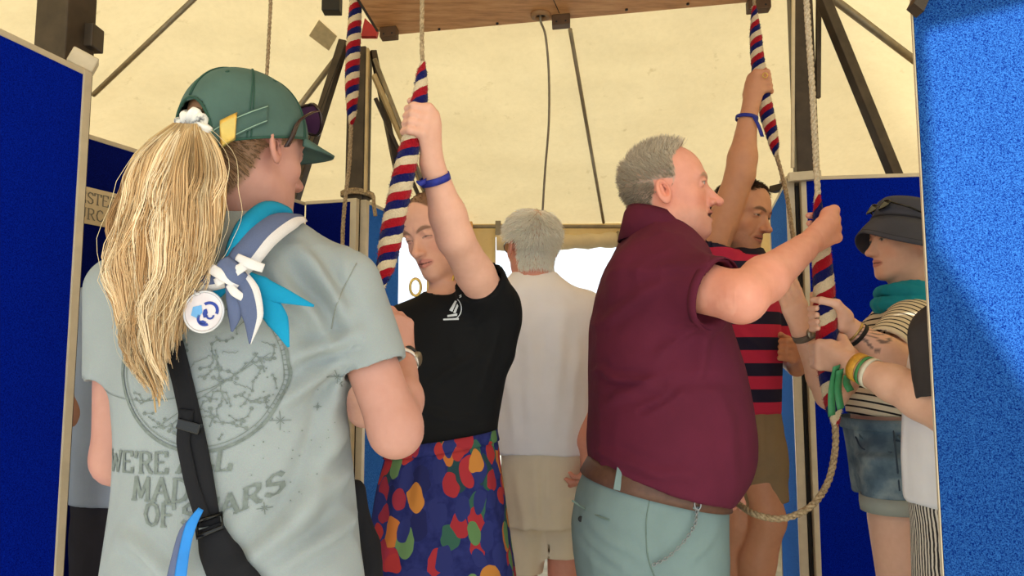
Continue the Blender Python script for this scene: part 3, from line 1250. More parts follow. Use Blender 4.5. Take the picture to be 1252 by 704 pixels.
def l_rc(x, y, z, a, b, ra, rb):
    bx, by, bz = b[0] - a[0], b[1] - a[1], b[2] - a[2]
    L = bx * bx + by * by + bz * bz + 1e-12
    px, py, pz = x - a[0], y - a[1], z - a[2]
    t = np.clip((px * bx + py * by + pz * bz) / L, 0, 1)
    return np.sqrt((px - t * bx) ** 2 + (py - t * by) ** 2 + (pz - t * bz) ** 2) - (ra + (rb - ra) * t)


class Head:
    """head frame: x = person's right, y = forward, z = up; origin between the ear canals"""

    def __init__(s, c, fwd, up=(0, 0, 1), scale=1.0, **o):
        s.c = np.asarray(c, float)
        f = unit(fwd)
        u = np.asarray(up, float)
        u = unit(u - f * (u @ f))
        s.R = np.stack([np.cross(f, u), f, u], 1)
        s.s = scale
        s.o = dict(jaw=1.0, nose=1.0, brow=1.0, jowl=0.0, mouth_open=0.0, width=1.0, lips=1.0, ears=1.0, chin=1.0, fold=0.0, face=True)
        s.o.update(o)

    def loc(s, P):
        return (np.asarray(P) - s.c) @ s.R / s.s

    def wor(s, q):
        return (np.asarray(q) * s.s) @ s.R.T + s.c

    def prim(s):
        o = s.o

        def fn(X, Y, Z):
            x0, y0, z0 = (X - s.c[0]) / s.s, (Y - s.c[1]) / s.s, (Z - s.c[2]) / s.s
            R = s.R.astype(np.float32)
            x = np.abs(x0 * R[0, 0] + y0 * R[1, 0] + z0 * R[2, 0]).astype(np.float32) / o['width']
            y = (x0 * R[0, 1] + y0 * R[1, 1] + z0 * R[2, 1]).astype(np.float32)
            z = (x0 * R[0, 2] + y0 * R[1, 2] + z0 * R[2, 2]).astype(np.float32)
            d = l_ell(x, y, z, (0, -.012, .043), (.0745, .093, .086))
            d = smin(d, l_ell(x, y, z, (0, .024, .045), (.064, .068, .068)), .03)
            d = smin(d, l_ell(x, y, z, (0, .032, -.022), (.0575, .058, .074)), .03)
            j = o['jaw']
            d = smin(d, l_ell(x, y, z, (0, .022, -.055), (.053 * j, .058, .046)), .025)
            d = smin(d, l_rc(x, y, z, (.050 * j, .0, -.050), (.016, .072, -.090), .012, .012), .03)
            d = smin(d, l_ell(x, y, z, (0, .076, -.090), (.019, .017 * o['chin'], .015)), .02)
            if o['jowl']:
                d = smin(d, l_ell(x, y, z, (.0, .028, -.090), (.052, .052, .030 * o['jowl'])), .03)
                d = smin(d, l_ell(x, y, z, (.032, .040, -.058), (.03, .036, .034)), .02)
            if o['face']:
                d = smin(d, l_ell(x, y, z, (.043, .050, -.017), (.020, .021, .018)), .02)
                b = o['brow']
                d = smin(d, l_rc(x, y, z, (.010, .0895, .036), (.044, .0735, .036), .0085 * b, .0075 * b), .018)
                d = smax(d, -l_ell(x, y, z, (.037, .0980, .0175), (.0235, .0185, .0108)), .012)
                d = smin(d, l_ell(x, y, z, (.0310, .0765, .0170), (.0140, .0135, .0118)), .004)
                # upper lid fold and lower lid
                d = smin(d, l_rc(x, y, z, (.0175, .0860, .0215), (.031, .0902, .0250), .0022, .0028), .004)
                d = smin(d, l_rc(x, y, z, (.031, .0902, .0250), (.0450, .0800, .0205), .0028, .0020), .004)
                d = smin(d, l_rc(x, y, z, (.0185, .0830, .0110), (.043, .0795, .0105), .0024, .0024), .006)
                n = o['nose']
                tip = (0, .095 + .0235 * n, -.0195 - .004 * n - .012 * max(0.0, n - 1))
                d = smin(d, l_rc(x, y, z, (0, .0855, .026), tip, .0062, .0098), .012)
                d = smin(d, l_rc(x, y, z, (0, .078, .016), (0, .094, -.022), .008, .014), .010)
                d = smin(d, l_ell(x, y, z, tip, (.0125, .0105, .0098)), .006)
                d = smin(d, l_ell(x, y, z, (.0120, .0985 + .004 * n, -.0270), (.0075, .0098, .0072)), .006)
                d = smax(d, -l_ell(x, y, z, (.0068, .1045 + .006 * n, -.0345), (.0038, .0060, .0034)), .003)
                d = smin(d, l_ell(x, y, z, (0, .0615, -.057), (.029, .0350, .026)), .02)
                m = o['mouth_open']
                lp = o['lips']
                d = smin(d, l_rc(x, y, z, (0, .1000, -.0492), (.024, .0830, -.0548), .0050 * lp, .0026), .006)
                d = smin(d, l_rc(x, y, z, (0, .0985 - .003 * m, -.0618 - .008 * m), (.021, .0840, -.0580 - .006 * m), .0060 * lp, .0028), .006)
                d = smax(d, -l_rc(x, y, z, (0, .1045, -.0553 - .0045 * m), (.024, .0890, -.0562 - .003 * m), .0012 + .0058 * m, .0008 + .0035 * m), .002)
                # fold from nose wing to mouth corner
                if o['fold']:
                    d = smax(d, -l_rc(x, y, z, (.020, .0935, -.028), (.031, .0770, -.056), .0008 * o['fold'], .0004), .010)
            # ears
            e = o['ears']
            if e:
                ez, ey = z * .97 - y * .22, y * .97 + z * .22
                xe = x * o['width'] + .34 * ey
                E = l_ell(xe, ey, ez, (.0790, -.013, .001), (.0070, .0165 * e, .0300 * e))
                E = smax(E, -l_ell(xe, ey, ez, (.0870, -.0095, .006), (.0140, .0108 * e, .0200 * e)), .002)
                E = smin(E, l_rc(xe, ey, ez, (.0790, -.0135, .016), (.0780, -.0125, -.010), .0026, .0030), .003)
                E = smin(E, l_ell(xe, ey, ez, (.0770, .0015, -.004), (.005, .0035, .0065)), .004)
                d = smin(d, E, .007)
            return d * s.s
        r = .155 * s.s
        return fn, s.c - r, s.c + r

    def paint(s, P, C, skin, lips=None, brow=None, eye=None, stubble=None, flush=.5, lids=0.0):
        """albedo on the head part of the mesh, in head coordinates"""
        q = s.loc(P)
        m = (np.abs(q[:, 0]) < .11) & (np.abs(q[:, 1]) < .14) & (q[:, 2] > -.13) & (q[:, 2] < .15)
        x, y, z = np.abs(q[m, 0]), q[m, 1], q[m, 2]
        c = C[m]

        def blend(w, col):
            nonlocal c
            c = c * (1 - w[:, None]) + np.asarray(col) * w[:, None]

        def g(cx, cy, cz, rx, ry, rz):
            return np.exp(-(((x - cx) / rx) ** 2 + ((y - cy) / ry) ** 2 + ((z - cz) / rz) ** 2))
        red = np.array(skin) * [1.06, .72, .66]
        blend(flush * .6 * np.clip(g(.042, .07, -.02, .022, .04, .022) + g(0, .118, -.025, .016, .02, .014) + g(.08, -.01, 0, .02, .03, .04), 0, 1), red)
        if s.o['face']:
            if stubble is not None:
                w = np.clip((-z - .035) / .02, 0, 1) * np.clip((y + .005) / .03, 0, 1) * np.clip((z + .115) / .02, 0, 1)
                w = np.maximum(w, g(0, .1, -.041, .022, .03, .006))
                nz = .75 + .25 * vnoise(P[m], 300, 4)
                blend(.38 * w * nz, stubble)
            if lips is not None:
                w = np.clip(1.25 - np.sqrt((x / .0235) ** 2 + ((z + .0558) / .0105) ** 2), 0, 1) * (y > .078)
                blend(np.clip(w * 3.2, 0, .8), lips)
                mo = s.o['mouth_open']
                ww = np.clip(1.2 - np.sqrt((x / .0235) ** 2 + ((z + .0556 + .003 * mo) / (.0017 + .0055 * mo)) ** 2), 0, 1) * (y > .075)
                blend(np.clip(ww * 3, 0, .92), (.06, .015, .012))
            if brow is not None:
                xc = (x - .031) / .019
                zc = (z - .0385 + .006 * xc * xc - .0015 * xc) / .0048
                w = np.clip(1.3 - np.sqrt(xc ** 2 + zc ** 2), 0, 1) * (y > .05)
                blend(np.clip(w * 2.2, 0, .8), brow)
            if eye is not None:
                # aperture of the eye
                top = .0205 - .010 * lids
                bot = .0128
                cz, hz = (top + bot) / 2, (top - bot) / 2 + 1e-4
                e = 1.15 - np.sqrt(((x - .031) / .0118) ** 2 + ((z - cz) / hz) ** 2)
                w = np.clip(e * 4, 0, 1) * (y > .06)
                blend(w, (.62, .58, .54))
                ir = 1.2 - np.sqrt(((x - .0315) / .0058) ** 2 + ((z - .0158) / .0058) ** 2)
                blend(np.clip(ir * 4, 0, 1) * w, eye)
                lash = np.exp(-(((z - (top + .0006) + 18 * (x - .031) ** 2) / .0016) ** 2)) * (np.abs(x - .031) < .0145) * (y > .06)
                blend(lash * .8, (.035, .022, .018))
        C[m] = c
        return C


q = NT('skin')
c = q.attr('Col')
n1 = q.noise(55, 4)
c = q.mix(0.4, c, q.ramp(n1.outputs['Fac'], [(0.3, (0.86, 0.78, 0.74)), (0.7, (1, 1, 1))]), 'MULTIPLY')
q.color(c)
q.set(0.52, 0, 0.35)
q.b.inputs['Subsurface Weight'].default_value = 0.12
q.b.inputs['Subsurface Radius'].default_value = (0.012, 0.005, 0.003)
q.b.inputs['Subsurface Scale'].default_value = 0.6
q.bump(q.math('ADD', q.noise(420, 2).outputs['Fac'], q.noise(120, 3).outputs['Fac']), 0.10, 0.001)
M_skin = q.m
q = NT('hair')
q.color(q.attr('Col'))
q.set(0.42, 0, 0.4)
M_hair = q.m
q = NT('painted')
q.color(q.attr('Col'))
q.set(0.6)
M_painted = q.m

SK_FAIR = np.array(S(226, 174, 152))
SK_RUDDY = np.array(S(226, 158, 136))
SK_TAN = np.array(S(204, 146, 112))
SK_BROWN = np.array(S(140, 92, 66))


def arm(v, pts, radii, k=0.02):
    for a, b, ra, rb in zip(pts[:-1], pts[1:], radii[:-1], radii[1:]):
        v.add(rc(a, b, ra, rb), k)


def grip(v, C, A, e1, e2, wrist, r, sc=1.0, thumb=True, spread=0.0195):
    """hand closed round a rope. A: rope axis towards the index finger; e1: rope -> palm; e2: knuckle side"""
    A, e1 = unit(A), np.asarray(e1, float)
    e1 = unit(e1 - A * (e1 @ A))
    e2 = np.asarray(e2, float)
    e2 = unit(e2 - A * (e2 @ A) - e1 * (e2 @ e1))

    def P(deg, R, off):
        t = math.radians(deg)
        return C + R * (math.cos(t) * e1 + math.sin(t) * e2) + A * off
    ln = [0.96, 1.03, 0.98, 0.84]
    mcps = []
    for i in range(4):
        off = (1.5 - i) * spread * sc
        f = sc * ln[i]
        rk = [.0105 * sc, .0092 * sc, .0084 * sc, .0074 * sc]
        g = r + .0085 * sc
        degs = (58 + 3 * i, 122, 182, 232)
        pts = [P(degs[0], g + .006 * sc, off), P(degs[1], g + .005 * f, off * .96), P(degs[2], g, off * .93), P(degs[3], g - .001, off * .9)]
        mcps.append(pts[0])
        for a, b, ra, rb in zip(pts[:-1], pts[1:], rk[:-1], rk[1:]):
            v.add(rc(a, b, ra, rb), .0045)
        v.add(rc(wrist + (pts[0] - wrist) * .12 + A * off * .25, pts[0], .0145 * sc, .0112 * sc), .012)
    # palm pad
    pc = P(15, r + .018 * sc, 0)
    v.add(rc(wrist, pc, .021 * sc, .020 * sc), .02)
    v.add(rc(P(20, r + .015, .022 * sc), P(20, r + .015, -.024 * sc), .015 * sc, .014 * sc), .015)
    if thumb:
        t0 = wrist + (P(-20, r + .022, .03 * sc) - wrist) * .6
        t1, t2, t3 = P(-45, r + .012, .036 * sc), P(-105, r + .009, .046 * sc), P(-150, r + .008, .050 * sc)
        v.add(rc(t0, t1, .0155 * sc, .0125 * sc), .012)
        v.add(rc(t1, t2, .0118 * sc, .0100 * sc), .006)
        v.add(rc(t2, t3, .0098 * sc, .0080 * sc), .005)
    return P


def open_hand(v, wrist, d, back, side, sc=1.0, curls=(40, 45, 50, 55), thumb_out=0.7, spread=.0185):
    """relaxed hand. d: along the hand, back: out of the back of the hand, side: towards the thumb"""
    d, back = unit(d), np.asarray(back, float)
    back = unit(back - d * (back @ d))
    side = np.asarray(side, float)
    side = unit(side - d * (side @ d) - back * (side @ back))
    L = ((.042, .025, .020), (.046, .029, .021), (.043, .027, .021), (.034, .021, .018))
    for i in range(4):
        off = (1.5 - i) * spread * sc
        m = wrist + d * (.088 - .004 * abs(i - 1)) * sc + side * off
        v.add(rc(wrist + side * off * .55 + d * .01, m, .0150 * sc, .0112 * sc), .014)
        p, ang = m, math.radians(curls[i]) * .55
        r0 = .0095
        for j in range(3):
            dd = d * math.cos(ang) - back * math.sin(ang)
            n = p + dd * L[i][j] * sc
            v.add(rc(p, n, (r0 - .0009 * j) * sc, (r0 - .0009 * (j + 1)) * sc), .0045)
            p = n
            ang += math.radians(curls[i])
    t0 = wrist + side * .022 * sc + d * .018 * sc - back * .004
    t1 = t0 + unit(d * .8 + side * thumb_out - back * .3) * .042 * sc
    t2 = t1 + unit(d + side * thumb_out * .6 - back * .35) * .034 * sc
    t3 = t2 + unit(d + side * thumb_out * .3 - back * .45) * .026 * sc
    v.add(rc(t0, t1, .0165 * sc, .0125 * sc), .012)
    v.add(rc(t1, t2, .0115 * sc, .0100 * sc), .006)
    v.add(rc(t2, t3, .0098 * sc, .0080 * sc), .005)


def bounds(pts, pad):
    P = np.asarray(pts, float)
    return P.min(0) - pad, P.max(0) + pad


def legs(v, hips, feet, rad=(.082, .055, .052, .036), k=0.03):
    for h, f in zip(hips, feet):
        h, f = np.asarray(h, float), np.asarray(f, float)
        kn = (h + f) / 2 + [0, 0, 0.02]
        arm(v, [h, kn, kn + (f - kn) * .3, f + [0, 0, .07]], rad, k)


def wrinkle(V, N, amp=0.004, scale=9.0, aniso=(1, 1, 0.35), seed=0, folds=(), fine=0.0):
    n = vnoise(V * aniso, scale, seed)
    w = vnoise(V, scale * .5, seed + 3)
    rid = np.clip(1 - 2.6 * np.abs(n), 0, 1) ** 1.4 - .25
    d = amp * (1.1 * rid * np.clip(.55 + w, 0, 1) + .7 * vnoise(V * aniso, scale * .45, seed + 5))
    m2 = vnoise(V * aniso, scale * 2.1, seed + 11)
    d = d + amp * .5 * (np.clip(1 - 2.6 * np.abs(m2), 0, 1) ** 1.4 - .2) * np.clip(.4 + 1.2 * vnoise(V, scale * .6, seed + 13), 0, 1)
    if fine:
        d = d + fine * vnoise(V * aniso, scale * 3.1, seed + 9)
    if len(folds):
        ymid = (V[:, 1].min() + V[:, 1].max()) / 2
        near = np.clip((ymid + .03 - V[:, 1]) / .05, 0, 1)
    for a, b, wd, am in folds:
        a, b = np.asarray(a, float)[[0, 2]], np.asarray(b, float)[[0, 2]]
        ba = b - a
        P2 = V[:, [0, 2]] + .010 * np.stack([vnoise(V, 14, seed + 1), vnoise(V, 14, seed + 2)], 1)
        t = np.clip(((P2 - a) @ ba) / (ba @ ba), 0, 1)
        dist = np.linalg.norm(P2 - a - t[:, None] * ba, axis=1)
        taper = np.sin(np.clip(t, .02, .98) * np.pi) ** .5 * near
        d = d + am * taper * (np.exp(-(dist / wd) ** 2) - .55 * np.exp(-((dist - 1.7 * wd) / wd) ** 2))
    return V + N * d[:, None]


def garment(name, v, mat, parent, amp=0.004, scale=9.0, aniso=(1, 1, .35), seed=0, folds=(), smooth=2, fine=0.0, attrs=None):
    V, Q = v.mesh(smooth)
    N = vnormals(V, Q)
    if amp or folds:
        V = wrinkle(V, N, amp, scale, aniso, seed, folds, fine)
    at = attrs(V) if attrs else None
    return mobj(name, V, Q, mat, parent, True, at), V, Q


def person(label, base, n=[0]):
    return root('person', label, 'person', (base[0], base[1], 0.0))


def body_obj(v, parent, skin, heads=(), paint=None, smooth=1):
    V, Q = v.mesh(smooth)
    C = np.tile(np.asarray(skin, float), (len(V), 1))
    if paint:
        C = paint(V, C)
    o = mobj('body', V, Q, M_skin, parent, True, {'Col': C})
    return o, V, Q


def shoes(parent, feet, dirs, mat):
    for f, d in zip(feet, dirs):
        f, d = np.asarray(f, float), unit(np.array([d[0], d[1], 0]))
        v = Vol(f - [.2, .2, .03], f + [.2, .2, .16], .012)
        sd = np.array([-d[1], d[0], 0])
        R = np.stack([sd, d, np.array([0, 0, 1.])], 1)
        v.add(ell(f + d * .05 + [0, 0, .045], (.045, .13, .05), R), .02)
        v.add(rc(f + [0, 0, .05], f + [0, 0, .11], .045, .045), .02)
        v.cut(halfball(f + [0, 0, 0.004], (0, 0, -1), .5))
        V, Q = v.mesh(1)
        mobj('shoe', V, Q, mat, parent)


def band(name, c, axis, r, h, mat, parent, n=36, thick=.003, flat=1.0, ref=None):
    """strap round a limb"""
    axis = unit(axis)
    u = np.cross(axis, ref if ref is not None else (0.3, 0.9, 0.2))
    u = unit(u)
    w = np.cross(axis, u)
    a = np.linspace(0, 2 * np.pi, n + 1)
    ring = np.cos(a)[:, None] * u * r + np.sin(a)[:, None] * w * r * flat
    P = np.stack([c + ring - axis * h / 2, c + ring * 1.015, c + ring + axis * h / 2], 1)
    return sheet(name, P, mat, parent, thick)


def on_skull(q):
    """1 near the skull, 0 on an arm that happens to pass by"""
    d = np.sqrt((q[:, 0] / .0745) ** 2 + ((q[:, 1] + .008) / .097) ** 2 + ((q[:, 2] - .043) / .086) ** 2)
    lowok = (q[:, 2] < .0) & (np.abs(q[:, 0]) < .062) & (np.abs(q[:, 1]) < .10)
    return ((d < 1.13) | lowok).astype(float)


def whorl(q, c=(0, -.05, .125), back=.0):
    d = q - np.asarray(c)
    d = d / (np.linalg.norm(d, axis=1)[:, None] + 1e-6)
    d[:, 1] -= back
    return d


def scalp_hair(name, V, Q, head, mask, n, length, comb, mat, parent, col, colvar=.25, r0=.0007, r1=.0002, lift=.5, jitter=.25, curl=0.0):
    """short hairs rooted on the head surface. comb(q)-> direction in head frame"""
    N = vnormals(V, Q)
    q = head.loc(V)
    near = (np.abs(q[:, 0]) < .1) & (np.abs(q[:, 1]) < .13) & (q[:, 2] > -.12) & (q[:, 2] < .15)
    w = np.zeros(len(V))
    w[near] = mask(q[near]) * on_skull(q[near])
    idx = np.nonzero(w > rng.random(len(V)) * .8 + .1)[0]
    pick = idx[rng.integers(0, len(idx), n)]
    p0 = V[pick] + rng.normal(size=(n, 3)) * .0012
    nn = N[pick]
    cb = comb(q[pick]) @ head.R.T
    d = nn * lift + cb + rng.normal(size=(n, 3)) * jitter
    d /= np.linalg.norm(d, axis=1)[:, None]
    ln = (length(q[pick]) if callable(length) else length) * rng.uniform(.7, 1.2, n)
    cb2 = cb / (np.linalg.norm(cb, axis=1)[:, None] + 1e-6)
    p1 = p0 + d * (ln * .5)[:, None]
    d2 = d * .6 + cb2 * .6
    d2 /= np.linalg.norm(d2, axis=1)[:, None]
    p2 = p1 + d2 * (ln * .5)[:, None]
    # keep tips outside the head
    paths = np.stack([p0 - nn * .001, p1, p2], 1)
    cols = np.asarray(col(q[pick]) if callable(col) else np.tile(col, (n, 1)))
    cols = cols * rng.uniform(1 - colvar, 1 + colvar, (n, 1))
    return strands(name, paths, r0, r1, cols, mat, parent)


def project_quads(quads, bvh, y0, off=.0012, dirv=(0, 1, 0)):
    """flat quads given as world (x,z) pairs, laid on a surface along +y"""
    mb = MB()
    d = Vector(dirv)
    for qd in quads:
        P = []
        for (x, z) in qd:
            h = bvh.ray_cast(Vector((x, y0, z)), d)
            if h[0] is None:
                P = None
                break
            P.append(np.array(h[0]) - off * np.array(d))
        if P is not None and max(np.linalg.norm(P[i] - P[0]) for i in range(1, len(P))) < .05:
            mb.add(P, [tuple(range(len(P)))])
    return mb


# ================================================================== people: common build
def stack_at(rows):
    A = np.array(sorted(rows), float)
    return lambda z: [float(np.interp(z, A[:, 0], A[:, i])) for i in range(1, 6)]


def ring_pts(rows, zf, off=.003, n=64, pw=2.3, it=3):
    """closed ring round a stack, its height given by zf(x, y)"""
    f = stack_at(rows)
    out = []
    for a in np.linspace(0, 2 * np.pi, n, endpoint=False):
        ca, sa = math.cos(a), math.sin(a)
        x, y = f(rows[len(rows) // 2][0])[:2]
        for _ in range(it):
            z = zf(x, y)
            cx, cy, w, dn, df = f(z)
            d = (dn if sa < 0 else df) + off
            g = (abs(ca / (w + off)) ** pw + abs(sa / d) ** pw) ** (-1 / pw)
            x, y = cx + g * ca, cy + g * sa
        out.append((x, y, zf(x, y)))
    return np.array(out)


def belt_mesh(name, rows, zf, h, mat, parent, off=.005, thick=.004):
    R = [ring_pts(rows, lambda x, y, k=k: zf(x, y) + k * h, off) for k in (-.5, -.17, .17, .5)]
    P = np.stack(R, 1)
    P = np.concatenate([P, P[:1]], 0)
    return sheet(name, P, mat, parent, thick)


def hz(a, b):
    """height function: line through two world points in x,z"""
    m = (b[2] - a[2]) / (b[0] - a[0])
    return lambda x, y: a[2] + m * (x - a[0])


def cap_fold(px0, px1, y, wd, am):
    return (W(px0[0], px0[1], y), W(px1[0], px1[1], y), wd, am)


def build_body(parent, skin, head, torso_rows, neck_base, arms=(), hands=(), hips=None, feet=None, paint=None,
               head_res=.0026, hand_boxes=(), extra=None, neck_r=(.052, .062), base=.012, leg_rad=(.082, .055, .052, .036), legs_fn=None, shrink=-.016):
    pts = [head.c]
    for a in arms:
        pts += list(a[0])
    for r in torso_rows:
        pts += [np.array([r[1] - r[3], r[2] - r[4], r[0]]), np.array([r[1] + r[3], r[2] + r[5], r[0]])]
    for f in feet:
        pts.append(np.asarray(f, float))
    for (lo, hi, _) in hand_boxes:
        pts += [np.asarray(lo), np.asarray(hi)]
    lo, hi = bounds(pts, .17)
    fine = [(head.c - .15 * head.s, head.c + .15 * head.s, head_res)] + list(hand_boxes)
    v = Vol(lo, hi, base, fine)
    v.add(stack(torso_rows, shrink), .02)
    v.add(head.prim(), .012)
    v.add(rc(head.wor((0, -.022, -.045)), neck_base, neck_r[0] * head.s, neck_r[1] * head.s), .03)
    for p, r in arms:
        arm(v, p, r)
    for h in hands:
        h(v)
    if legs_fn:
        legs_fn(v)
    elif hips is not None:
        legs(v, hips, feet, leg_rad)
    if extra:
        extra(v)
    return body_obj(v, parent, skin, paint=paint)


def hbox(c, r=.085, res=.0038):
    c = np.asarray(c, float)
    return (c - r, c + r, res)


def anchor_head(px, py, y, fwd, up, scale=1.0, local=(0, .1185, -.0235), **o):
    """head whose nose tip (or another local point) is seen at that pixel"""
    h = Head((0, 0, 0), fwd, up, scale, **o)
    h.c = W(px, py, y) - h.wor(np.array(local))
    return h


# ================================================================== man in the maroon polo shirt
def man_maroon():
    y0 = 1.92
    R = person('stout grey haired man in a maroon polo shirt and sage trousers pulling a rope', W(815, 600, y0))
    rows = prow([(268, 775, 832, .07, .07), (285, 763, 846, .13, .13), (305, 752, 860, .19, .19), (330, 738, 868, .22, .22), (360, 729, 874, .235, .235),
                 (400, 722, 886, .235, .235), (450, 721, 903, .24, .24), (500, 721, 913, .245, .245), (540, 718, 917, .245, .245),
                 (570, 721, 915, .24, .24), (590, 725, 905, .235, .235), (606, 730, 890, .23, .23), (625, 735, 880, .2, .2)], y0)
    sh, el, wr = W(806, 338, 1.76), W(906, 364, 1.60), W(982, 304, 1.80)
    gc = W(1003, 276, Y4)
    hd = Head(W(815, 241, 1.90), (1, -.14, .09), (-.09, 0, 1), 1.08, nose=1.14, jowl=1.0, mouth_open=.7, jaw=1.06, lips=1.0, ears=1.02, fold=1.0)

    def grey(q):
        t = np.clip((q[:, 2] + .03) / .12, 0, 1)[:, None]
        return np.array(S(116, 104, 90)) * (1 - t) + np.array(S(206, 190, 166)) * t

    def mask(q):
        x, y, z = np.abs(q[:, 0]), q[:, 1], q[:, 2]
        lim = np.interp(z, [-.07, -.03, .0, .012, .03, .05, .075, .10, .12, .14], [-.07, -.038, -.034, .012, .020, .022, .018, .035, .05, .05])
        m = np.clip((lim - y) / .006, 0, 1)
        ear = (np.abs(y + .010) < .022) & (z < .03) & (z > -.04) & (x > .066)
        return m * (z > -.052) * ~ear

    def paint(V, C):
        C = hd.paint(V, C, SK_RUDDY, lips=S(178, 104, 92), brow=S(158, 128, 104), eye=S(70, 80, 90), flush=.75, stubble=S(190, 150, 130))
        q = hd.loc(V)
        m = (np.abs(q[:, 0]) < .1) & (q[:, 1] > -.13) & (q[:, 1] < .1) & (q[:, 2] > -.1)
        w = np.zeros(len(V))
        w[m] = mask(q[m]) * on_skull(q[m])
        C = C * (1 - w[:, None] * .8) + np.array(S(176, 160, 142)) * w[:, None] * .8
        # freckled forearm
        fa = np.linalg.norm(V - (el + wr) / 2, axis=1) < .22
        nz = vnoise(V[fa], 45, 2) * .5 + .5
        C[fa] *= (1 - .16 * nz[:, None] * [.5, 1, 1.1])
        return C
    lw = W(862, 596, 2.13)
    lc = W(888, 608, 2.035)
    feet = [(W(780, 600, y0)[0] + .02, y0 - .13, .02), (W(790, 600, y0)[0], y0 + .13, .02)]
    hips = [(W(790, 650, y0)[0], y0 - .11, .92), (W(795, 650, y0)[0], y0 + .11, .92)]
    body, V, Q = build_body(
        R, SK_RUDDY, hd, rows, W(798, 290, 1.90),
        arms=[([sh, el, el + (wr - el) * .35, wr], [.066, .054, .052, .035]),
              ([W(812, 340, 2.10), W(830, 480, 2.22), lw], [.06, .05, .033])],
        hands=[lambda v: grip(v, gc, SAL4[0] - SAL4[2], (-.15, -1, 0), (1, 0, 0), wr, .020, 1.16, thumb=False, spread=.0205),
               lambda v: grip(v, lc, W(903, 616, 1.98) - W(884, 605, 2.05), (-.3, .7, .6), (0, -.4, -1), lw, .010, 1.0)],
        hips=hips, feet=feet, paint=paint, hand_boxes=[hbox(gc + [-.02, -.02, 0], .09), hbox(lc, .05, .006)], head_res=.0028, neck_r=(.064, .070),
        leg_rad=(.082, .07, .06, .042), shrink=-.034)
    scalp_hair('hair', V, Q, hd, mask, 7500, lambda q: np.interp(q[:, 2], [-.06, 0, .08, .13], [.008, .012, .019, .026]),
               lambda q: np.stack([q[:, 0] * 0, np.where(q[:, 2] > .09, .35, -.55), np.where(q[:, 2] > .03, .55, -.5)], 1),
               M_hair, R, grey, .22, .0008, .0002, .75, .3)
    # polo shirt
    M = fabric('maroon_pique', S(90, 27, 48), 700, .10)
    lo, hi = bounds([W(700, 262, 1.6), W(925, 640, 2.3)], .06)
    lo[1] = 1.48
    v = Vol(lo, hi, .0075)
    v.add(stack(rows), .01)
    cu = W(877, 360, 1.645)
    ad = unit(el - sh)
    v.add(sleeve(sh + [-.02, .03, .0], cu + ad * .06, .098, .082, cu, ad, .070), .05)
    v.add(rc(W(812, 345, 2.08), W(822, 430, 2.16), .09, .075), .05)
    tilt = unit(np.cross(W(885, 610, y0) - W(722, 563, y0), (0, 1, 0)))
    if tilt[2] > 0:
        tilt = -tilt
    v.cut(halfball(W(805, 588, y0), tilt, .6))
    v.cut(rc(hd.wor((0, -.02, -.03)), W(803, 283, 1.90), .064, .068), .004)
    F = [cap_fold((730, 400), (800, 345), 1.70, .014, .008), cap_fold((727, 455), (810, 470), 1.69, .011, .009), cap_fold((800, 468), (905, 470), 1.69, .012, -.006),
         cap_fold((740, 500), (800, 460), 1.69, .012, .007), cap_fold((850, 400), (800, 440), 1.69, .014, .008), cap_fold((868, 395), (850, 470), 1.69, .016, .007),
         cap_fold((742, 330), (850, 330), 1.7, .012, .004), cap_fold((880, 480), (895, 590), 1.72, .02, .006), cap_fold((730, 560), (850, 585), 1.69, .014, .008),
         cap_fold((735, 473), (810, 466), 1.69, .005, -.007), cap_fold((783, 502), (806, 486), 1.69, .006, -.007), cap_fold((804, 488), (832, 470), 1.69, .006, -.007), cap_fold((852, 398), (812, 424), 1.69, .006, -.006)]
    shirt, SV, SQ = garment('polo_shirt', v, M, R, .0055, 8, (1, 1, .6), 3, F)
    # collar
    cc = W(801, 283, 1.90)
    a = np.linspace(0, 2 * np.pi, 49)
    rings = []
    for (rx, ry, dz) in ((.066, .074, .040), (.070, .078, .046), (.078, .086, .028), (.096, .104, -.026)):
        rings.append(cc + np.stack([rx * np.cos(a), ry * np.sin(a), dz - (.30 if dz > 0 else .02) * rx * np.cos(a) + 0 * a], 1))
    sheet('collar', np.stack(rings, 1), M, shirt, .004)
    # cuff band
    band('cuff', cu - ad * .008, ad, .0835, .022, M, shirt, thick=.003)
    # trousers
    MT = fabric('sage_chino', S(118, 137, 136), 900, .08)
    tr = prow([(556, 726, 896, .2, .2), (575, 715, 888, .205, .205), (600, 704, 885, .21, .21), (640, 698, 885, .21, .21), (680, 702, 886, .205, .205),
               (704, 706, 886, .20, .20), (760, 715, 882, .195, .195)], y0)
    lo, hi = bounds([W(690, 540, y0), (W(900, 600, y0)[0], y0, 0.0)], .05)
    lo[1], hi[1] = y0 - .3, y0 + .3
    v = Vol(lo, hi, .008, ())
    v.add(stack(tr), .01)
    for s_, hp, ft in zip((-1, 1), hips, feet):
        v.add(rc((W(793, 700, y0)[0], y0 + s_ * .10, .66), (ft[0], ft[1], .11), .125, .085), .05)
    v.cut(halfball(W(805, 572, y0), -tilt, .5))
    F = [cap_fold((720, 640), (790, 690), 1.72, .01, .004), cap_fold((880, 640), (830, 690), 1.75, .012, .004), cap_fold((705, 660), (760, 704), 1.74, .012, -.004)]
    tro, TV, TQ = garment('trousers', v, MT, R, .003, 10, (1, 1, .7), 5, F)
    zf = hz(W(722, 569, y0), W(882, 606, y0))
    MBelt = simple('brown_leather', S(96, 66, 52), .5, 0, .15, 60, .3)
    belt = belt_mesh('belt', tr, zf, .046, MBelt, R, .006)
    bv = BVHTree.FromPolygons([tuple(p) for p in TV], [tuple(int(i) for i in f) for f in TQ])

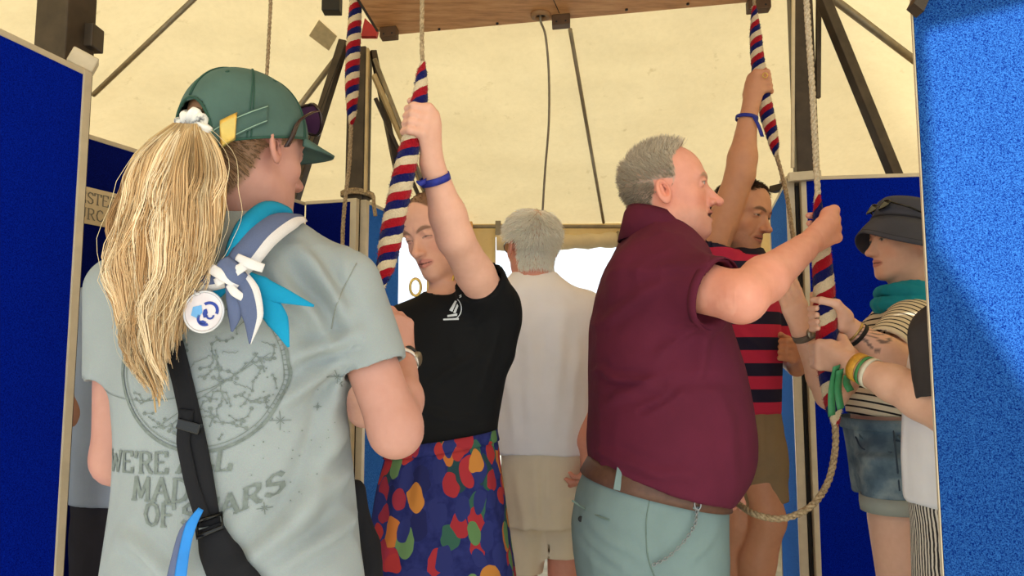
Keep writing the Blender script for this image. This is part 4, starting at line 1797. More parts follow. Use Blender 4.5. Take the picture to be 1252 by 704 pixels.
    def onp(px, py, off=.004):
        a_, b_ = W(px, py, .5), W(px, py, 1.0)
        h = bv.ray_cast(Vector(a_), Vector(unit(b_ - a_)))
        return np.array(h[0]) - unit(b_ - a_) * off if h[0] is not None else W(px, py, 1.72)
    for px, py in ((756, 583), (853, 607)):
        p0, p1 = onp(px - 2, py + 16, .012), onp(px + 3, py - 14, .014)
        MB().bar(p0, p1, .016, .005, (0, -1, 0)).obj('belt_loop', MT, tro, bevel=.001)
    # back pocket welt, button and seam
    pk = [onp(px, py, .002) for px, py in ((700, 612), (715, 622), (732, 631), (745, 636))]
    V_, F_ = tube(spline(pk, 16), .0022, 6)
    mobj('pocket_welt', V_, F_, simple('dark_sage', S(104, 122, 114), .9), tro)  # welt and side seam use a darker sage than the trousers
    p = onp(710, 634, .002)
    V_, F_ = tube([p, p + [0, -.004, 0]], .007, 14)
    mobj('button', V_, F_, M_dark, tro)
    sm = [onp(px, py, .001) for px, py in ((795, 606), (790, 640), (792, 680), (800, 704))]
    V_, F_ = tube(spline(sm, 16), .0014, 5)
    mobj('side_seam', V_, F_, simple('dark_sage', S(104, 122, 114), .9), tro)
    # key chain
    ch = spline([onp(852, 622, .012), onp(850, 640, .012), onp(838, 660, .012), onp(818, 680, .012), onp(800, 690, .010)], 22)
    keyc = MB()
    a = np.linspace(0, 2 * np.pi, 10, endpoint=False)
    Tn, U, B = frames(ch)
    for i in range(len(ch)):
        w_ = U[i] if i % 2 else B[i]
        keyc.tube([ch[i] + .0055 * math.cos(t) * Tn[i] + .003 * math.sin(t) * w_ for t in a], .0011, 5, True)
    k_ = keyc.obj('key_chain', simple('chain_steel', S(150, 150, 150), .3, .9), tro, True)
    k_['kind'] = 'stuff'
    p = onp(853, 612, .014)
    V_, F_ = tube([p + .012 * np.array([.6 * math.cos(t), 0, math.sin(t)]) - [0, 0, .008] for t in np.linspace(0, 2 * np.pi, 16, endpoint=False)], .002, 6, True)
    mobj('snap_hook', V_, F_, MATS['chain_steel'], tro)
    shoes(R, feet, [(1, -.1), (1, .1)], simple('brown_shoe', S(70, 48, 36), .5))


# ================================================================== woman in the black shirt
def skirt_mat():
    q = NT('blob_print')
    uv = q.attr('uvp', 'Vector')
    wob = q.noise(11, 2, uv)
    ad = q.n('ShaderNodeVectorMath', operation='SCALE')
    sub = q.n('ShaderNodeVectorMath', operation='SUBTRACT')
    q.l(wob.outputs['Color'], sub.inputs[0])
    sub.inputs[1].default_value = (.5, .5, .5)
    q.l(sub.outputs[0], ad.inputs[0])
    ad.inputs['Scale'].default_value = 0.055
    vv_ = q.n('ShaderNodeVectorMath', operation='ADD')
    q.l(uv, vv_.inputs[0])
    q.l(ad.outputs[0], vv_.inputs[1])
    col = q.ramp(q.noise(40, 3, uv).outputs['Fac'], [(.35, S(40, 46, 104)), (.65, S(26, 32, 86))])
    layers = [(13.0, 0.0, .27, [S(40, 78, 68), S(30, 34, 82), S(50, 88, 74), S(34, 60, 66)]),
              (17.0, 3.7, .36, [S(156, 44, 52), S(178, 104, 48), S(40, 46, 102), S(94, 124, 80), S(40, 46, 102), S(150, 42, 50), S(182, 118, 54)]),
              (19.0, 9.1, .30, [S(40, 46, 102), S(160, 48, 48), S(184, 120, 56), S(88, 120, 76), S(40, 46, 102), S(140, 42, 58)])]
    for sc, off, thr, pal in layers:
        mp = q.n('ShaderNodeMapping')
        mp.inputs['Location'].default_value = (off, off * .7, 0)
        mp.inputs['Rotation'].default_value = (0, 0, off)
        mp.inputs['Scale'].default_value = (1, .72, 1)
        q.l(vv_.outputs[0], mp.inputs['Vector'])
        vo = q.n('ShaderNodeTexVoronoi', voronoi_dimensions='2D', feature='F1')
        vo.inputs['Scale'].default_value = sc
        vo.inputs['Randomness'].default_value = .85
        q.l(mp.outputs[0], vo.inputs['Vector'])
        sep = q.n('ShaderNodeSeparateColor')
        q.l(vo.outputs['Color'], sep.inputs[0])
        pc = q.ramp(sep.outputs[0], [(i / len(pal), c) for i, c in enumerate(pal)], 'CONSTANT')
        msk = q.math('LESS_THAN', vo.outputs['Distance'], q.math('ADD', q.math('MULTIPLY', sep.outputs[1], .14), thr - .02))
        keep = q.math('GREATER_THAN', sep.outputs[2], .16)
        col = q.mix(q.math('MULTIPLY', msk, keep), col, pc)
    q.color(col)
    q.set(.9, 0, .2)
    q.bump(q.noise(600, 2).outputs['Fac'], .15, .001)
    return q.m


def woman_black():
    y0 = 1.98
    R = person('woman in a black T-shirt and bright blob print skirt, one arm raised', W(545, 600, y0))
    rows = prow([(350, 528, 580, .05, .05), (362, 512, 598, .075, .08), (378, 491, 620, .10, .105), (400, 476, 628, .115, .115), (430, 472, 626, .125, .11),
                 (470, 474, 618, .12, .11), (510, 477, 611, .11, .11), (548, 476, 607, .115, .115), (575, 474, 610, .12, .12)], y0)
    sh, el, wr = W(603, 374, 1.93), W(556, 290, 1.71), W(528, 200, 1.63)
    gc = W(510, 150, Y1)
    f, u = (-.46, -.80, -.36), (-.34, -.3, .9)
    hd = anchor_head(508, 311, 1.885, f, u, .955, nose=.85, jaw=.94, brow=.7, lips=1.1, chin=.95, ears=.9)
    brown = np.array(S(112, 82, 58))

    def mask(q):
        x, y, z = np.abs(q[:, 0]), q[:, 1], q[:, 2]
        lim = np.interp(z, [-.06, -.02, .02, .05, .075, .095, .13], [-.06, -.02, .012, .035, .052, .066, .08])
        return np.clip((lim - y + .25 * (x - .05) * (x < .05) * (z > .07)) / .006, 0, 1) * (z > -.065)

    def paint(V, C):
        C = hd.paint(V, C, SK_FAIR, lips=S(196, 122, 112), brow=S(120, 88, 66), eye=S(60, 50, 44), lids=.62, flush=.55)
        q = hd.loc(V)
        m = (np.abs(q[:, 0]) < .1) & (np.abs(q[:, 1]) < .13) & (q[:, 2] > -.1)
        w = np.zeros(len(V))
        w[m] = mask(q[m]) * on_skull(q[m])
        return C * (1 - w[:, None] * .9) + brown * w[:, None] * .9
    feet = [(W(510, 600, y0)[0], y0, .02), (W(575, 600, y0)[0], y0, .02)]
    hips = [(W(520, 600, y0)[0], y0, .85), (W(568, 600, y0)[0], y0, .85)]
    ax = W(517, 90, Y1) - W(500, 190, Y1)
    body, V, Q = build_body(
        R, SK_FAIR, hd, rows, W(550, 372, 1.985),
        arms=[([sh, el + (sh - el) * .5, el, el + (wr - el) * .3, wr], [.052, .047, .042, .041, .0265]),
              ([W(492, 400, 1.96), W(446, 502, 1.95), W(424, 440, 1.78)], [.05, .041, .027])],
        hands=[lambda v: grip(v, gc, ax, (.8, .25, -.1), (-.2, -1, 0), wr, .017, .98),
               lambda v: open_hand(v, W(424, 440, 1.78), (-.2, -.2, 1), (0, 1, 0), (1, 0, 0), .9)],
        hips=hips, feet=feet, paint=paint, hand_boxes=[hbox(gc, .08, .0034)], head_res=.0026, neck_r=(.050, .056), leg_rad=(.08, .052, .05, .035))
    back = unit(np.array([0, -1., .1]))
    scalp_hair('hair', V, Q, hd, mask, 7000, .026,
               lambda q: np.stack([-q[:, 0] * 3, np.full(len(q), -1.0), .55 - q[:, 2] * 6], 1), M_hair, R,
               brown, .3, .0012, .0005, .02, .05)
    b0 = hd.wor((0, -.105, .05))
    v = Vol(b0 - .06, b0 + .06, .005)
    v.add(ell(b0, (.036, .034, .036)), .01)
    bun, _, _ = garment('hair_bun', v, simple('brown_hair', tuple(brown), .5), R, .004, 30, (1, 1, 1), 1)
    # shirt
    M = fabric('black_jersey', S(14, 14, 16), 900, .2)
    lo, hi = bounds([W(440, 330, y0), W(650, 580, y0)], .05)
    lo[1], hi[1] = 1.72, 2.2
    v = Vol(lo, hi, .0065)
    v.add(stack(rows), .01)
    cu = W(587, 341, 1.86)
    ad = unit(el - sh)
    v.add(sleeve(W(606, 385, 1.95), cu + ad * .05, .066, .066, cu, ad, .053), .04)
    v.add(rc(W(612, 370, 1.94), W(612, 430, 1.96), .035, .03), .05)
    ad2 = unit(W(446, 502, 1.95) - W(492, 400, 1.96))
    v.add(sleeve(W(492, 402, 1.96), W(462, 470, 1.95), .062, .06, W(464, 466, 1.95), ad2, .048), .04)
    v.cut(ell(W(550, 352, 1.975), (.066, .075, .045)), .004)
    F = [cap_fold((600, 430), (520, 470), 1.86, .012, .006), cap_fold((610, 400), (590, 480), 1.87, .012, .007), cap_fold((560, 400), (600, 380), 1.86, .01, .005),
         cap_fold((490, 500), (600, 520), 1.86, .012, .005)]
    shirt, SV, SQ = garment('t_shirt', v, M, R, .0045, 8, (1, 1, .5), 8, F)
    bv = BVHTree.FromPolygons([tuple(p) for p in SV], [tuple(int(i) for i in f_) for f_ in SQ])
    # small white emblem: bell over a line of lettering inside a ring
    qs = []
    k = 1 / 455.0

    def em(px, py):
        p = W(px, py, 1.87)
        return (p[0], p[2])
    arcp = [(552 + 13 * math.cos(t), 377 + 14 * math.sin(t)) for t in np.linspace(-.9, 1.2, 9)]
    for a_, b_ in zip(arcp[:-1], arcp[1:]):
        qs.append([em(*a_), em(*b_), em(b_[0] - 1.2, b_[1]), em(a_[0] - 1.2, a_[1])])
    for pts in ([(549, 379), (556, 367), (558.5, 368), (553, 381)], [(547, 385), (559, 383), (559, 386), (547, 387.5)], [(542, 389.5), (561, 388.5), (561, 391), (542, 391.5)],
                [(562, 362), (564.5, 361), (565, 364), (562.5, 365)], [(554, 382), (559, 371), (560.5, 374), (557, 383)]):
        qs.append([em(*p) for p in pts])
    project_quads(qs, bv, 1.5).obj('printed_emblem', simple('white_print', S(205, 208, 210), .8), shirt)['kind'] = 'stuff'
    # skirt
    sk = prow([(526, 478, 606, .118, .118), (545, 475, 610, .122, .122), (600, 461, 617, .15, .15), (650, 454, 623, .17, .17), (704, 447, 631, .185, .185), (800, 436, 642, .20, .20)], y0)
    lo, hi = bounds([W(425, 515, y0), W(655, 810, y0)], .03)
    lo[1], hi[1] = 1.74, 2.22
    v = Vol(lo, hi, .007)
    v.add(stack(sk), .01)
    t_ = unit(np.cross(W(606, 524, y0) - W(476, 544, y0), (0, 1, 0)))
    if t_[2] < 0:
        t_ = -t_
    v.cut(halfball(W(541, 534, y0), t_, .3))
    c0 = W(541, 600, y0)

    def uvs(V):
        d = V - c0
        return {'uvp': np.stack([np.arctan2(d[:, 0], -d[:, 1]) * .17, d[:, 2], 0 * d[:, 0]], 1)}
    M_sk = skirt_mat()
    skirt, KV, KQ = garment('skirt', v, M_sk, R, .003, 7, (1, 1, .25), 12,
                            [cap_fold((522, 545), (512, 620), 1.85, .014, .006), cap_fold((590, 560), (612, 690), 1.83, .014, .005), cap_fold((490, 560), (470, 690), 1.83, .016, .005)], attrs=uvs)
    zf = hz(W(476, 551, y0), W(606, 531, y0))
    wb = belt_mesh('waistband', sk, zf, .03, M_sk, skirt, .004, .003)
    at = wb.data.attributes.new('uvp', 'FLOAT_VECTOR', 'POINT')
    co = np.array([vt.co[:] for vt in wb.data.vertices]) + origin(skirt)
    at.data.foreach_set('vector', uvs(co)['uvp'].astype(np.float32).ravel())
    # hoop earrings
    MG = simple('gold', S(212, 178, 96), .3, .8)
    for px, py, yy, an in ((508, 351, 1.90, .3), (558, 345, 1.95, .9)):
        t = np.linspace(0, 2 * np.pi, 28, endpoint=False)
        c = W(px, py, yy)
        V_, F_ = tube(c + np.stack([.014 * np.cos(t) * math.cos(an), .014 * np.cos(t) * math.sin(an), .022 * np.sin(t)], 1), .0036, 8, True)
        mobj('hoop_earring', V_, F_, MG, R)
    # festival wristband with a loose end
    MW = simple('blue_band', S(34, 44, 140), .6, 0, .25, 90)
    fd = unit(wr - el)
    wc = W(532, 219, 1.645)
    band('wristband', wc, fd, .0345, .016, MW, R, thick=.002)
    P = np.stack([spline([W(521, 221, 1.61), W(514, 224, 1.60), W(509, 222 + 2 * s_, 1.60)], 8) + [0, 0, s_ * .006] for s_ in (-1, 1)], 1)
    sheet('wristband_tail', P, MW, R, .002)
    shoes(R, feet, [(0, -1), (0, -1)], simple('white_shoe', S(220, 220, 215), .6))


# ================================================================== old man seen from behind
def man_white():
    y0 = 2.5
    R = person('white haired man with glasses in off-white T-shirt and beige shorts, seen from behind', W(665, 600, y0))
    rows = prow([(332, 628, 678, .05, .05), (342, 618, 690, .08, .08), (356, 604, 708, .11, .11), (385, 598, 724, .13, .13), (440, 600, 727, .13, .14),
                 (500, 605, 725, .13, .15), (553, 607, 723, .13, .15)], y0)
    hd = Head(W(650, 303, 2.5), (-.42, .9, .0), (0, 0, 1), 1.0, width=1.02, ears=1.05)
    white = np.array(S(255, 250, 236))

    def mask(q):
        x, y, z = np.abs(q[:, 0]), q[:, 1], q[:, 2]
        ear = (np.abs(y + .012) < .024) & (z < .03) & (z > -.04) & (x > .06)
        return ((y < np.interp(z, [-.05, 0, .06, .12], [-.03, -.02, .03, .06])) & (z > -.075) & ~ear).astype(float)

    def paint(V, C):
        C = hd.paint(V, C, SK_RUDDY, lips=S(178, 110, 98), brow=S(200, 190, 170), eye=S(80, 90, 100), flush=.6)
        q = hd.loc(V)
        m = (np.abs(q[:, 0]) < .1) & (np.abs(q[:, 1]) < .13) & (q[:, 2] > -.1)
        w = np.zeros(len(V))
        w[m] = mask(q[m]) * on_skull(q[m])
        return C * (1 - w[:, None] * .7) + np.array(S(224, 200, 172)) * w[:, None] * .7
    feet = [(W(636, 600, y0)[0], y0, .02), (W(686, 600, y0)[0], y0, .02)]
    hips = [(W(638, 600, y0)[0], y0, .85), (W(690, 600, y0)[0], y0, .85)]
    ra = [W(714, 378, 2.5), W(722, 470, 2.52), W(716, 540, 2.4)]
    la = [W(608, 378, 2.5), W(602, 470, 2.52), W(612, 530, 2.66)]
    body, V, Q = build_body(R, SK_RUDDY, hd, rows, W(652, 345, 2.5), arms=[(ra, [.055, .044, .03]), (la, [.055, .044, .03])],
                            hands=[lambda v: open_hand(v, ra[-1], (-.05, -.1, -1), (1, 0, 0), (0, 1, 0)), lambda v: open_hand(v, la[-1], (.3, .5, -.8), (-1, 0, 0), (0, 1, 0))],
                            hips=hips, feet=feet, paint=paint, head_res=.0042, neck_r=(.056, .062), base=.012, leg_rad=(.060, .050, .050, .036))
    scalp_hair('hair', V, Q, hd, mask, 7500, lambda q: np.interp(q[:, 2], [-.07, 0, .08, .13], [.018, .028, .036, .036]),
               lambda q: whorl(q), M_hair, R, white, .08, .0011, .0004, .16, .10)
    M = fabric('white_tee', S(246, 242, 244), 800, .03)
    lo, hi = bounds([W(580, 322, y0), W(745, 570, y0)], .05)
    lo[1], hi[1] = y0 - .22, y0 + .24
    v = Vol(lo, hi, .0075)
    v.add(stack(rows), .01)
    for a_, s_ in ((ra, 1), (la, -1)):
        d = unit(a_[1] - a_[0])
        v.add(sleeve(a_[0], a_[0] + d * .24, .068, .066, a_[0] + d * .2, d, .053), .05)
    v.cut(rc(hd.wor((0, -.02, -.05)), W(652, 338, 2.5), .055, .062), .004)
    garment('t_shirt', v, M, R, .006, 6, (1, 1, .4), 22,
            [cap_fold((640, 380), (655, 540), 2.37, .03, .008), cap_fold((690, 380), (670, 545), 2.37, .025, .009), cap_fold((620, 420), (630, 545), 2.38, .02, .007), cap_fold((710, 400), (690, 540), 2.38, .02, .006)])
    MS = fabric('beige_shorts', S(232, 216, 190), 900, .05)
    sr = prow([(540, 611, 721, .12, .14), (600, 613, 717, .125, .14), (640, 614, 712, .12, .13)], y0)
    lo, hi = bounds([W(595, 530, y0), W(735, 712, y0)], .04)
    lo[1], hi[1] = y0 - .2, y0 + .22
    v = Vol(lo, hi, .0075)
    v.add(stack(sr), .01)
    for a_, b_, h in (((640, 610), (639, 720), 699), ((690, 610), (681, 716), 680)):
        v.add(sleeve(W(*a_, y0), W(*b_, y0), .072, .070, W(b_[0], h, y0), (0, 0, -1), .058), .03)
    garment('shorts', v, MS, R, .004, 7, (1, 1, .35), 25, [cap_fold((664, 560), (662, 640), 2.37, .012, -.008), cap_fold((630, 570), (645, 680), 2.37, .015, .004)])
    # glasses
    g = simple('dark_frame', S(40, 34, 34), .4)
    lens = NT('glare_lens')
    lens.color(S(150, 110, 110))  # pinkish glare put into the lens colour
    lens.set(.1, 0, .5)
    lens.b.inputs['Transmission Weight'].default_value = .6
    gl = root_child('glasses', R)
    for s_ in (-1, 1):
        t = np.linspace(0, 2 * np.pi, 28, endpoint=False)
        ctr = np.array([s_ * .035, .098, .012])
        P = [hd.wor(ctr + np.array([.027 * math.cos(a), -.006 * abs(math.cos(a)), .021 * math.sin(a)])) for a in t]
        V_, F_ = tube(P, .0018, 6, True)
        mobj('rim', V_, F_, g, gl)
        mobj('lens', P, [tuple(range(28))], lens.m, gl)
        V_, F_ = tube([hd.wor((s_ * .062, .094, .016)), hd.wor((s_ * .080, .04, .020)), hd.wor((s_ * .081, -.01, .026)), hd.wor((s_ * .080, -.03, .01))], .002, 6)
        mobj('temple_arm', V_, F_, g, gl)
    V_, F_ = tube([hd.wor((-.009, .1, .015)), hd.wor((.009, .1, .015))], .0018, 6)
    mobj('bridge', V_, F_, g, gl)
    shoes(R, feet, [(-.2, 1), (.1, 1)], simple('white_shoe', S(220, 220, 215), .6))


def root_child(name, parent):
    """an empty that groups the pieces of a worn thing"""
    o = bpy.data.objects.new(name, None)
    o.empty_display_size = .05
    return link(o, parent)


# ================================================================== man in the striped polo
def stripe_mat(name, a, b, duty=.5, extra=None):
    q = NT(name)
    f = q.math('FRACT', q.attr('s', 'Fac'))
    c = q.ramp(f, [(0, a), (duty, b)] + (extra or []), 'CONSTANT')
    n = q.noise(500, 2)
    c = q.mix(.2, c, q.ramp(n.outputs['Fac'], [(.3, (.6, .6, .6)), (.7, (1, 1, 1))]), 'MULTIPLY')
    q.color(c)
    q.set(.9, 0, .2)
    q.bump(q.math('ADD', n.outputs['Fac'], q.noise(40, 3).outputs['Fac']), .2, .002)
    return q.m


def man_striped():
    y0 = 2.52
    R = person('dark haired man in a red and navy striped polo and khaki shorts', W(915, 600, y0))
    rows = prow([(306, 888, 926, .06, .06), (322, 876, 938, .11, .11), (345, 866, 946, .125, .125), (400, 868, 949, .13, .13), (450, 874, 951, .13, .13),
                 (504, 882, 950, .125, .125)], y0)
    sh, el, wr = W(866, 318, 2.46), W(905, 213, 2.40), W(914, 148, 2.40)
    gc = W(931, 103, Y3)
    hd = anchor_head(940, 281, 2.42, (.60, -.72, -.26), (.26, -.18, .95), 1.04, nose=1.0, jaw=1.04, brow=1.1, lips=.85, mouth_open=.15, fold=.6)
    dark = np.array(S(74, 54, 42))

    def mask(q):
        x, y, z = np.abs(q[:, 0]), q[:, 1], q[:, 2]
        lim = np.interp(z, [-.06, -.02, .0, .03, .06, .085, .10, .13], [-.05, -.03, .0, .02, .04, .052, .062, .08])
        ear = (np.abs(y + .010) < .022) & (z < .03) & (z > -.04) & (x > .066)
        return np.clip((lim - y) / .006, 0, 1) * (z > -.065) * ~ear

    def paint(V, C):
        C = hd.paint(V, C, SK_TAN, lips=S(168, 100, 84), brow=S(80, 56, 42), eye=S(60, 50, 44), lids=.35, flush=.4, stubble=S(110, 84, 70))
        q = hd.loc(V)
        m = (np.abs(q[:, 0]) < .1) & (np.abs(q[:, 1]) < .13) & (q[:, 2] > -.1)
        w = np.zeros(len(V))
        w[m] = mask(q[m]) * on_skull(q[m])
        return C * (1 - w[:, None] * .9) + dark * w[:, None] * .9
    k1, k2 = W(902, 640, 2.5), W(940, 636, 2.42)
    feet = [(k1[0] - .02, 2.62, .02), (k2[0] - .06, 2.5, .02)]
    lw = W(974, 449, 2.45)
    lh = W(961, 428, 2.37)

    def legsf(v):
        arm(v, [W(905, 560, 2.5), k1, k1 + [-.015, .03, -.13], np.array(feet[0]) + [0, 0, .07]], [.060, .050, .054, .038])
        arm(v, [W(925, 560, 2.46), k2, k2 + [-.03, .03, -.13], np.array(feet[1]) + [0, 0, .07]], [.062, .052, .056, .038])
    body, V, Q = build_body(
        R, SK_TAN, hd, rows, W(908, 322, 2.52),
        arms=[([sh, el, el + (wr - el) * .3, wr], [.054, .046, .046, .031]),
              ([W(938, 345, 2.54), W(957, 430, 2.62), lw], [.05, .042, .030])],
        hands=[lambda v: grip(v, gc, W(925, 60, Y3) - W(938, 140, Y3), (-.8, .1, 0), (.2, -1, 0), wr, .018, 1.08),
               lambda v: grip(v, lh, (.1, 0, 1), (1, .35, 0), (.2, -1, 0), lw, .012, 1.0)],
        feet=feet, legs_fn=legsf, paint=paint, hand_boxes=[hbox(gc, .085, .004), hbox(lh, .08, .004)], head_res=.003, neck_r=(.058, .064))
    scalp_hair('hair', V, Q, hd, mask, 5500, .014, lambda q: whorl(q), M_hair, R, dark, .35, .0009, .0003, .5, .25)
    M = stripe_mat('rugby_stripe', S(196, 48, 78), S(40, 36, 58), .5)
    lo, hi = bounds([W(845, 292, y0), W(965, 515, y0)], .05)
    lo[1], hi[1] = 2.3, 2.72
    v = Vol(lo, hi, .007)
    v.add(stack(rows), .01)
    cu = W(874, 297, 2.445)
    ad = unit(el - sh)
    v.add(sleeve(sh + [.02, 0, -.02], cu + ad * .05, .068, .064, cu, ad, .054), .04)
    sl2 = (W(938, 345, 2.54), W(955, 412, 2.6))
    v.add(sleeve(sl2[0], sl2[1] + (sl2[1] - sl2[0]) * .2, .062, .058, sl2[1], sl2[1] - sl2[0], .048), .04)
    v.cut(rc(hd.wor((0, -.02, -.05)), W(908, 316, 2.5), .06, .064), .004)
    zref = W(915, 492, 2.39)[2]
    shirt, SV, SQ = garment('polo_shirt', v, M, R, .004, 8, (1, 1, .5), 31, [cap_fold((900, 400), (940, 440), 2.4, .012, .005)],
                            attrs=lambda V: {'s': (V[:, 2] - zref) / .084 + .5})
    a = np.linspace(0, 2 * np.pi, 49)
    cc = W(909, 318, 2.515)
    MC = fabric('navy_collar', S(34, 28, 44), 700, .1)
    rings = [cc + np.stack([rx * np.cos(a), ry * np.sin(a), dz + 0 * a], 1) for (rx, ry, dz) in ((.060, .066, .028), (.066, .072, .034), (.076, .084, .012), (.084, .094, -.012))]
    sheet('collar', np.stack(rings, 1), MC, shirt, .004)
    # shorts
    MS = fabric('khaki_shorts', S(140, 118, 88), 900, .1)
    sr = prow([(496, 884, 951, .12, .12), (540, 882, 957, .125, .13), (575, 882, 958, .12, .13)], y0)
    lo, hi = bounds([W(865, 485, y0), W(975, 640, y0)], .04)
    lo[1], hi[1] = 2.3, 2.74
    v = Vol(lo, hi, .0075)
    v.add(stack(sr), .01)
    for a_, b_, h, yy in (((903, 560), (901, 640), 616, 2.52), ((932, 555), (938, 640), 614, 2.46)):
        v.add(sleeve(W(*a_, yy), W(*b_, yy), .076, .072, W(b_[0], h, yy), (0.1, 0, -1), .060), .03)
    garment('shorts', v, MS, R, .005, 9, (1, 1, .5), 33, [cap_fold((935, 505), (925, 560), 2.4, .01, .006), cap_fold((950, 570), (910, 600), 2.4, .012, .006)])
    # wristband with tail, ring
    MW = simple('blue_band', S(34, 44, 140), .6)
    fd = unit(wr - el)
    band('wristband', W(913, 145, 2.40), fd, .036, .012, MW, R, thick=.002)
    P = np.stack([spline([W(922, 143, 2.365), W(928, 155, 2.365), W(932, 167, 2.365)], 8) + [s_ * .006, 0, 0] for s_ in (-1, 1)], 1)
    sheet('wristband_tail', P, MW, R, .002)
    V_, F_ = tube([W(935.5 + 3 * math.cos(t), 92 + 3 * math.sin(t), 2.375) for t in np.linspace(0, 2 * np.pi, 14, endpoint=False)], .0018, 6, True)
    mobj('ring', V_, F_, simple('gold', S(212, 178, 96), .3, .8), R)
    shoes(R, feet, [(.6, -.7), (.6, -.7)], simple('white_shoe', S(220, 220, 215), .6))


# ================================================================== woman in the bucket hat
def woman_hat():
    y0 = 2.16
    R = person('woman in a dark bucket hat, striped crop top and denim shorts', W(1100, 600, y0))
    rows = prow([(360, 1092, 1138, .06, .06), (374, 1080, 1146, .12, .12), (392, 1070, 1152, .16, .16), (420, 1056, 1156, .165, .165), (455, 1046, 1156, .155, .155),
                 (490, 1041, 1150, .145, .145), (510, 1043, 1146, .14, .14), (530, 1042, 1142, .14, .14)], y0)
    sh, el, wr = W(1116, 398, 2.03), W(1102, 446, 1.93), W(1042, 404, 1.94)
    gc = W(1009, 389, Y4)
    hd = anchor_head(1061, 310, 2.14, (-1, -.05, -.02), (-.02, 0, 1), .93, nose=.85, jaw=.92, brow=.7, lips=1.0, chin=1.0, ears=.85)
    el2, wr2 = W(1016, 482, 2.12), W(982, 408, 2.06)
    feet = [(W(1110, 600, 2.06)[0], 2.06, .02), (W(1116, 600, 2.26)[0], 2.26, .02)]
    hips = [(W(1102, 600, 2.08)[0], 2.08, .84), (W(1106, 600, 2.24)[0], 2.24, .84)]
    fair = np.array(S(232, 186, 162))

    def paint(V, C):
        C = hd.paint(V, C, fair, lips=S(190, 118, 108), brow=S(110, 84, 64), eye=S(70, 80, 90), flush=.5)
        # tattoo bands near the elbow of the near arm
        d = unit(wr - el)
        t = (V - el) @ d / np.linalg.norm(wr - el)
        rad = np.linalg.norm(V - el - np.outer((V - el) @ d, d), axis=1)
        w = (rad < .07) & (t > .05) & (t < .95) & (V[:, 1] < 2.03)
        pat = (np.abs((t * 5 + 6 * vnoise(V, 14, 8)) % 1.0 - .5) < .12) & w & (t > .45)
        C[pat] = C[pat] * .25 + np.array(S(52, 50, 60)) * .75
        return C
    body, V, Q = build_body(
        R, fair, hd, rows, W(1108, 366, 2.15),
        arms=[([sh, el, el + (wr - el) * .35, wr], [.048, .043, .043, .027]),
              ([W(1085, 398, 2.32), el2, el2 + (wr2 - el2) * .3, wr2], [.05, .042, .042, .027])],
        hands=[lambda v: grip(v, gc, SAL4[2] - SAL4[4], (1, -.35, 0), (.2, 1, 0), wr, .0255, .98),
               lambda v: open_hand(v, wr2, (-.3, -.05, 1), (-.2, -1, 0), (.9, -.1, .1), .95, (15, 18, 20, 24))],
        hips=hips, feet=feet, paint=paint, hand_boxes=[hbox(gc, .085, .0036), hbox(W(972, 385, 2.06), .07, .006)], head_res=.003, neck_r=(.05, .056),
        leg_rad=(.090, .058, .055, .037), shrink=-.012)
    # crop top
    M = stripe_mat('fine_stripe', S(232, 222, 198), S(40, 38, 42), .72)
    lo, hi = bounds([W(1020, 350, y0), W(1165, 520, y0)], .05)
    lo[1], hi[1] = 1.84, 2.42
    v = Vol(lo, hi, .006)
    v.add(stack(rows[:-1]), .01)
    ad = unit(el - sh)
    cu = W(1086, 428, 1.965)
    ad = unit(cu - (sh + [0.02, .02, .01]))
    v.add(sleeve(sh + [0.01, .03, 0], cu + ad * .04, .072, .066, cu, ad, .05), .04)
    v.add(sleeve(W(1090, 398, 2.32), W(1046, 440, 2.255), .06, .058, W(1054, 432, 2.265), W(1050, 436, 2.26) - W(1090, 398, 2.32), .05), .04)
    v.cut(halfball(W(1095, 506, y0), (0.02, 0, -1), .3))
    v.cut(rc(hd.wor((0, -.02, -.05)), W(1108, 362, 2.15), .055, .062), .004)
    s0 = sh.copy()

    def st(V):
        d = unit(cu - s0)
        t = (V - s0) @ d
        rad = np.linalg.norm(V - s0 - np.outer(t, d), axis=1)
        slv = (V[:, 1] < 2.08) & (rad < .095) & (t > -.12) & (V[:, 2] > cu[2] - .06)
        s = V[:, 2] * 1.0 + .25 * (V[:, 0] - s0[0])
        s2 = -t + s0[2]
        return {'s': np.where(slv, s2, s) / .0195}
    garment('crop_top', v, M, R, .0045, 9, (1, 1, .6), 41, [cap_fold((1100, 440), (1130, 400), 1.95, .01, .005), cap_fold((1050, 470), (1110, 500), 2.02, .012, .005)], attrs=st)
    # scarf
    MSc = fabric('teal_scarf', S(30, 150, 172), 800, .15)
    lo, hi = bounds([W(1060, 335, 2.15), W(1170, 395, 2.15)], .03)
    lo[1], hi[1] = 1.96, 2.34
    v = Vol(lo, hi, .004)
    for row, ra, rb, rt, tz, ph in ((353, .064, .070, .015, .10, 0.0), (359, .074, .080, .017, -.05, 1.2), (366, .080, .088, .016, .16, 2.2), (371, .084, .092, .017, .02, 3.4), (378, .078, .092, .014, -.10, 4.4)):
        cc = W(1110, row, 2.15)
        ring = [cc + np.array([ra * math.cos(t), rb * math.sin(t), tz * ra * math.cos(t) + .006 * math.sin(2 * t + ph)]) for t in np.linspace(0, 2 * np.pi, 23)]
        for a_, b_, i in zip(ring[:-1], ring[1:], range(22)):
            v.add(rc(a_, b_, rt * (1 + .15 * math.sin(i * .9 + ph)), rt * (1 + .15 * math.sin(i * .9 + .9 + ph))), .003)
    garment('neck_scarf', v, MSc, R, .0025, 30, (.6, .6, 1.4), 43, smooth=1)
    # denim shorts
    q = NT('denim')
    nz = q.noise(14, 5)
    fine = q.noise(700, 2)
    c = q.ramp(nz.outputs['Fac'], [(.3, S(70, 92, 112)), (.52, S(104, 126, 142)), (.72, S(150, 166, 172))])
